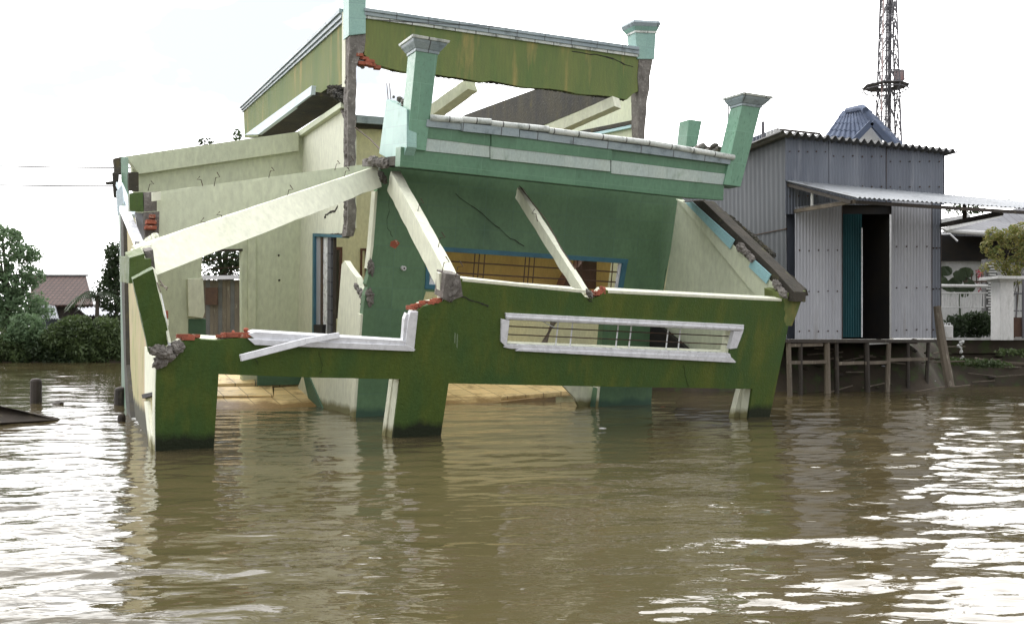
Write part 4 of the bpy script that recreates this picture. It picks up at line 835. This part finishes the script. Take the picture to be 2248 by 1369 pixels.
fen = thing('white_railing', C(2110, 690, 32), 'white metal railing with thin balusters in front of the white wall', 'fence')
MB().tube([C(2060, 627, 32), C(2168, 628, 32)], .05, m_white, 8).tube([C(2060, 643, 32), C(2168, 643, 32)], .03, m_white).tube([C(2060, 674, 32), C(2160, 674, 32)], .02, m_white).build('rail', fen)
for i in range(15): MB().tube([C(2070+i*6.4+(i % 2)*2, 643, 32), C(2070+i*6.4, 676+(i*7) % 14, 32)], .016, m_white).build('baluster', fen)
b = MB()
for i in range(4): b.tube([C(2122+i*11, 600, 33), C(2122+i*11, 622, 33)], .02, m_iron)
b.tube([C(2115, 618, 33), C(2168, 618, 33)], .03, m_iron); tag(b.build('spiked_grille'), 'dark spiked iron grille above the white railing', 'grille')
gp = thing('gate_pillar', C(2200, 745, 30), 'white square gate pillar with flat capital at the bank edge', 'pillar')
MB().box(C(2200, 680, 30), .46, .46, 1.9, m_white, .15).build('shaft', gp, bevel=.01); MB().box(C(2200, 611, 30), .95, .95, .09, m_white, .15).box(C(2200, 616, 30), .6, .6, .08, m_white, .15).build('capital', gp, bevel=.01)
gt = thing('yard_gate', C(2240, 742, 30.2), 'grey and white metal gate beside the white gate pillar', 'gate')
MB().box(C(2233, 718, 30.2), .4, .05, .62, m_rust).box(C(2262, 718, 30.2), .4, .05, .62, m_rust).build('bottom_panel', gt)
MB().tube([C(2216, 645, 30.2), C(2280, 643, 30.2)], .025, m_steel).tube([C(2216, 682, 30.2), C(2280, 682, 30.2)], .02, m_steel).build('rail', gt)
for i in range(7): MB().tube([C(2217+i*7, 708, 30.2), C(2217+i*7, 640, 30.2)], .02, m_white if i % 2 else m_steel).build('bar', gt)
MB().tube([C(2246, 600, 30.1), C(2246, 742, 30.1)], .035, m_steel).build('gate_post', gt)
rwall = thing('retaining_wall', C(2170, 800, 30.5), 'low earth-stained retaining wall below the yard at the right edge', 'wall')
MB().hexa([C(2078, 775, 30.6), C(2600, 775, 30.6), C(2600, 746, 30.6), C(2078, 746, 30.6)], Vector((0, 1.0, 0)), m_mud).build('wall_face', rwall); MB().hexa([C(2070, 746, 30.4), C(2600, 746, 30.4), C(2600, 741, 30.4), C(2070, 741, 30.4)], Vector((0, .6, 0)), m_white).build('kerb', rwall)
b = MB(); b.rubble([C(2108, 748, 30.3), C(2115, 800, 29.9)], .06, 12, m_white, .05); tag(b.build('white_litter'), 'scraps of white litter spilling down the retaining wall', 'litter')
tag(MB().tube([C(2120, 797, 29.8), C(2180, 794, 29.8), C(2248, 798, 29.8), C(2300, 797, 29.8)], .05, m_wood).build('bamboo_pole'), 'long thin pole lying along the foot of the right bank', 'pole')
tag(MB().tube([C(2140, 786, 29.9), C(2200, 800, 29.6)], .045, m_wood).build('bamboo_pole'), 'short pole crossing the long pole at the foot of the right bank', 'pole')
leaves_o = leaves('hedge', [(C(2130, 712, 31.5), (.75, .35, .5), 2600), (C(2098, 715, 31.3), (.45, .3, .45), 900), (C(2160, 712, 31.2), (.35, .3, .5), 900)], .06, lf_dark, None, C(2130, 745, 31.5), 5)
tag(leaves_o, 'dark clipped hedge between the jerrycan and the white gate pillar', 'hedge')
bg_ = tree('flowering_shrub', C(2226, 745, 31), [(C(2225, 525, 31), (.7, .6, .36), 620), (C(2184, 515, 31), (.36, .4, .26), 260), (C(2166, 540, 30.9), (.2, .3, .34), 120), (C(2188, 566, 30.8), (.26, .3, .5), 230), (C(2222, 585, 30.8), (.42, .3, .42), 300), (C(2245, 500, 31), (.6, .5, .22), 300), (C(2250, 560, 30.7), (.5, .5, .4), 320), (C(2290, 550, 31), (.8, .5, .7), 700), (C(2240, 610, 30.7), (.3, .2, .3), 90), (C(2160, 590, 30.8), (.16, .2, .24), 40)], .065, lf_yel, 'yellow-green flowering shrub overhanging the white gate pillar', 'shrub', .03, 8)
pl_ = thing('broad_leaf_plant', C(2108, 690, 33), 'dark broad-leaved plant behind the white railing', 'plant')
for i, (x, y, a) in enumerate(((2110, 605, .3), (2122, 598, .2), (2075, 595, .0), (2098, 618, -.3), (2085, 630, .2), (2112, 640, .5), (2070, 620, 1.), (2128, 625, 1))):
    c = C(x, y, 33); r_ = Matrix.Rotation(a, 3, 'Y'); vs = [c+r_ @ Vector((.28*math.cos(t), .05*math.cos(2*t), .18*math.sin(t))) for t in [k*math.pi/5 for k in range(10)]]
    MB().slab(vs, Vector((0, .01, 0)), lf_dark).build('leaf', pl_)
MB().tube([C(2108, 700, 33), C(2105, 620, 33)], .03, lf_dark).build('stem', pl_)
tag(leaves('red_flower_plant', [(C(2150, 602, 33.2), (.17, .15, .2), 45), (C(2150, 630, 33.2), (.1, .1, .3), 18)], .05, m_red, None, C(2152, 660, 33.2), 3), 'small red-flowered plant beside the brick pier', 'plant')
tag(leaves('bank_weeds', [(C(x, 772+(x*7) % 30, 29.6-((x*7) % 30)*.02), (.5, .3, .14), 170) for x in range(2090, 2600, 26)], .06, lf_mid, None, C(2170, 800, 29.5), 14), 'low weeds growing over the muddy slope below the yard', 'weeds', kind='stuff')
b = MB()
for k in range(70):
    x = random.uniform(8.2, 20); y = shore(x)+random.uniform(-.2, 2.2); d = y-shore(x); t = max(0, min(1, (d+1)/3)); z = -1+2.38*t*t*(3-2*t); b.lump((x, y, z+.05), random.uniform(.03, .10), m_mud if k % 5 else m_woodd, (1.6, 1, .7))
for k in range(40):
    x = random.uniform(8.2, 20); y = shore(x)+random.uniform(.2, 1.6); t = min(1, (y-shore(x)+1)/3); z = -1+2.38*t*t*(3-2*t)+.08; a = random.uniform(-.4, .4); b.tube([(x, y, z), (x+random.uniform(.4, 1.4), y+a, z+random.uniform(-.1, .2))], .02, m_wood, 5)
tag(b.build('bank_debris'), 'clods, sticks and driftwood strewn along the muddy bank under the shack and yard', 'debris', kind='stuff')
for i, (x, y, lab) in enumerate(((1893, 825, 'tangle of pale rubbish caught among the middle stilts'), (1925, 812, 'small heap of litter behind the doorway stilts'), (2045, 836, 'white scrap of litter at the foot of the leaning post'), (1998, 833, 'white plastic scrap at the water edge left of the leaning post'))):
    c = C(x, y, 27.2); b = MB(); n = 12 if i < 2 else 3; b.lump(c, .12 if i < 2 else .05, m_mud, (1.8, 1, 1))
    for k in range(n): b.lump(c+Vector((random.gauss(0, .16 if i < 2 else .06), random.gauss(0, .1), random.gauss(0, .1 if i < 2 else .02))), random.uniform(.03, .06), random.choice((m_white, m_zinc2, m_fibre)), (1.6, 1, .6))
    tag(b.build('litter_heap'), lab, 'litter')

# ------------------------------------------------------------------ behind the left room
ws = thing('plank_shed', C(490, 745, 29), 'grey plank shed seen through the empty window of the left room', 'shed')
b = MB()
for i in range(14): x = 425+i*9; b.hexa([C(x, 790, 28), C(x+8.5, 790, 28), C(x+8.5, 614+random.uniform(-2, 2), 28), C(x, 614, 28)], Vector((0, .03, 0)), m_wood if i % 3 else m_fibre)
b.build('plank_wall', ws); MB().hexa([C(420, 614, 27.8), C(560, 612, 27.8), C(560, 606, 29), C(420, 606, 29)], Vector((0, .4, .05)), m_fibre).build('roof', ws)
MB().box(C(465, 650, 27.9), .35, .05, .5, m_rust).build('rusty_sheet', ws)
tree('leafy_tree', C(490, 745, 32), [(C(490, 560, 32), (1.1, 1, 1.0), 1700), (C(500, 430, 32), (1.2, 1, 1.5), 800), (C(522, 300, 32), (.14, .3, .3), 40), (C(450, 312, 32), (.3, .3, .14), 40)], .09, lf_dark, 'dark leafy tree behind the left room, showing through its window and over its wall', 'tree', .12, 11)

# ------------------------------------------------------------------ far left bank
tree('broadleaf_tree', C(20, 770, 60), [(C(5, 520, 60), (1.7, 1.5, .9), 1100), (C(55, 560, 60), (1.0, 1.2, .8), 700), (C(-10, 585, 60), (1.5, 1.5, 1.1), 900), (C(72, 605, 60), (.9, 1, .7), 420), (C(25, 625, 60), (1.7, 1.5, .9), 1100), (C(40, 680, 60), (2.2, 1.5, 1.4), 2400), (C(-20, 660, 60), (2, 1.5, 1.6), 1600)], .15, lf_pale, 'pale green broadleaf tree at the left edge of the far bank', 'tree', .2, 21)
tree('dark_tree', C(250, 760, 60), [(C(255, 560, 60), (.75, .8, .9), 900), (C(250, 640, 60), (1.3, 1, 1.7), 2200), (C(245, 600, 60), (.6, .8, 1.0), 700)], .13, lf_dark, 'narrow dark tree rising just left of the collapsed house', 'tree', .14, 22)
for i, (x, y, rx, rz, n, m_, lab) in enumerate(((205, 762, 1.3, .9, 1600, lf_mid, 'light green low bush at the water between the rounded bush and the olive bush'), (60, 715, 1.2, 1.2, 1500, lf_pale, 'taller pale green shrub below the broadleaf tree'), (128, 768, 1.2, .7, 1300, lf_dark, 'small dark bush at the water edge under the rounded bush'), (160, 735, 1.9, 1.9, 4600, lf_mid, 'rounded green bush in front of the tiled roof house'), (15, 755, 2.2, 1.3, 3200, lf_mid, 'low dark bush under the broadleaf tree'), (92, 762, 1.3, .95, 2000, lf_dark, 'dark bush between the low bush and the rounded bush'), (238, 735, 1.3, 1.6, 2800, lf_mid, 'olive green bush beside the left wall of the collapsed house'))):
    y += 8; c = C(x, y, 57.6); t = thing('bush', C(x, 785, 58), lab, 'bush', 'bushes along the far bank')
    leaves('foliage', [(c, (rx, 1.2, rz), n), (c+Vector((rx*.5, 0, -.4)), (rx*.6, 1, rz*.6), n//3), (c+Vector((-rx*.5, 0, -.5)), (rx*.6, 1, rz*.6), n//3)], .13, m_, t, seed=30+i)
    MB().tube([C(x, 790, 58), C(x-3, 770, 58), c], [.08, .06, .03], m_bark).build('stem', t)
tag(leaves('far_tree_line', [(C(x, 725, 95), (5, 2, 2.6+(x % 7)*.2), 700) for x in range(-150, 500, 60)], .3, lf_dark, None, C(100, 745, 95), 9), 'dark mass of trees on the horizon beyond the far bank', kind='stuff')
th = thing('tiled_roof_house', C(140, 745, 72), 'house with brown-red tiled roof behind the bushes on the far bank', 'house')
MB().hexa([C(60, 670, 70), C(208, 668, 70), C(192, 606, 74), C(75, 606, 74)], Vector((0, .1, -.15)), m_redroof).build('roof', th)
MB().tube([C(75, 605, 74), C(193, 605, 74)], .12, m_fibre).build('ridge', th)
MB().beam(C(193, 605, 74), C(210, 668, 70), .3, .15, m_white).build('verge', th)
MB().hexa([C(65, 760, 71), C(200, 760, 71), C(200, 668, 71), C(65, 668, 71)], Vector((0, 4, 0)), m_woodd).build('wall', th)
fs = thing('tin_roof_shed', C(220, 745, 66), 'low shed with pale tin roof left of the collapsed house', 'shed')
MB().corr(C(190, 692, 63), C(300, 692, 63), C(300, 668, 68), C(170, 676, 68), 16, .05, m_zinc2, 5).build('roof', fs, recalc=False); MB().hexa([C(195, 760, 64), C(295, 760, 64), C(295, 692, 64), C(195, 692, 64)], Vector((0, 3, 0)), m_woodd).build('wall', fs)
fs = thing('lean_to_shed', C(100, 745, 66), 'grey lean-to with rusty sheet roof below the tiled roof', 'shed')
MB().corr(C(78, 698, 63), C(130, 700, 63), C(122, 672, 67), C(82, 668, 67), 9, .05, m_awn, 5).build('roof', fs, recalc=False); MB().hexa([C(80, 770, 64), C(128, 770, 64), C(128, 700, 64), C(80, 700, 64)], Vector((0, 3, 0)), m_zinc).build('wall', fs)
pm = thing('coconut_palm', C(215, 780, 59), 'small palm with drooping fronds left of the collapsed house', 'palm')
MB().tube([C(215, 785, 59), C(213, 700, 59), C(214, 650, 59)], [.16, .13, .1], m_bark).build('trunk', pm)
for k in range(11):
    a = k*.57+.2; b = MB(); c = C(214, 650, 59); d = Vector((math.cos(a), math.sin(a)*.7, 0)); pts = [c+d*t*1.9+Vector((0, 0, 1.3*t-2.1*t*t+.15*math.sin(k))) for t in [i/8 for i in range(9)]]
    b.tube(pts, .02, lf_dark, 4); sd2 = d.cross(Vector((0, 0, 1)))
    for i in range(1, 9):
        for h in (0, .5):
            p = pts[i-1].lerp(pts[i], h)
            for s_ in (-1, 1): b.add([p, p+d*.1, p+sd2*s_*.38+d*.2-Vector((0, 0, .28))], [(0, 1, 2)], lf_dark)
    b.build('frond', pm, recalc=False)
def wpost(x, y0, y1, r, lab):
    Yw = H*FOC/(y1-HY); p0, p1 = C(x, y1+25, Yw), C(x, y0, Yw); b = MB().tube([p0, p0.lerp(p1, .6), p1-Vector((0, 0, .06)), p1-Vector((0, 0, .02)), p1], [r*1.05, r, r*.97, r*.8, r*.45], m_woodd, 12)
    tag(b.build('mooring_post', smooth=False), lab, 'post', 'posts standing in the river')
wpost(79, 830, 884, .125, 'rounded dark wooden post alone in the bright water at left'); wpost(265, 849, 888, .14, 'squat dark post in the water against the left wall of the house'); wpost(267, 907, 924, .07, 'short dark stump nearest the camera beside the left wall')
tag(MB().slab([C(-60, 885, 16.5), C(0, 890, 16.6), C(128, 916, 17.3), C(126, 921, 17.2), C(0, 928, 16.4), C(-60, 930, 16)], Vector((0, .3, -.15)), m_woodd).build('sunken_plank', bevel=.01), 'dark timber plank slanting into the water at the left edge', 'plank')
tag(MB().lump(C(128, 885, 21.6), .12, m_woodd, (1.3, 1, .5)).lump(C(122, 887, 21.5), .08, m_woodd, (1.5, 1, .4)).build('driftwood'), 'small dark piece of driftwood right of the lone post', 'driftwood')
tag(MB().lump(C(2, 919, 17.4), .06, m_white, (1.4, 1, .8)).build('floating_scrap'), 'white scrap floating beside the slanting plank', 'litter')
for x, y, sz, m_, lab in ((1412, 884, .09, m_white, 'pale scrap floating against the foot of the green wall'), (1455, 893, .05, m_brick, 'tiny reddish scrap floating between the green wall and the right pillar'), (1322, 940, .05, m_white, 'small pale scrap floating in front of the long window wall')):
    Yw = H*FOC/(y-HY); tag(MB().lump(C(x, y, Yw), sz, m_, (1.8, 1, .35)).build('floating_scrap'), lab, 'litter')
for y0, y1, y2, lab in ((359, 366, 375, 'upper overhead cable crossing the sky at left'), (402, 406, 415, 'lower overhead cable crossing the sky at left')):
    pts = [C(-200+t*60, y0+(y1-y0)*(t*60)/440+3*math.sin(t*.3), 45) for t in range(12)]; tag(MB().tube(pts, .034, m_wire, 5).build('overhead_cable'), lab, 'cable', 'overhead cables')
tag(leaves('distant_tree_tops', [(C(2120, 460, 60), (1.6, 1, .35), 300), (C(2218, 446, 60), (.5, .5, .3), 60)], .12, lf_dark, None, C(2150, 500, 60), 12), 'dark tree top seen between the awning and the grey roof', 'tree')
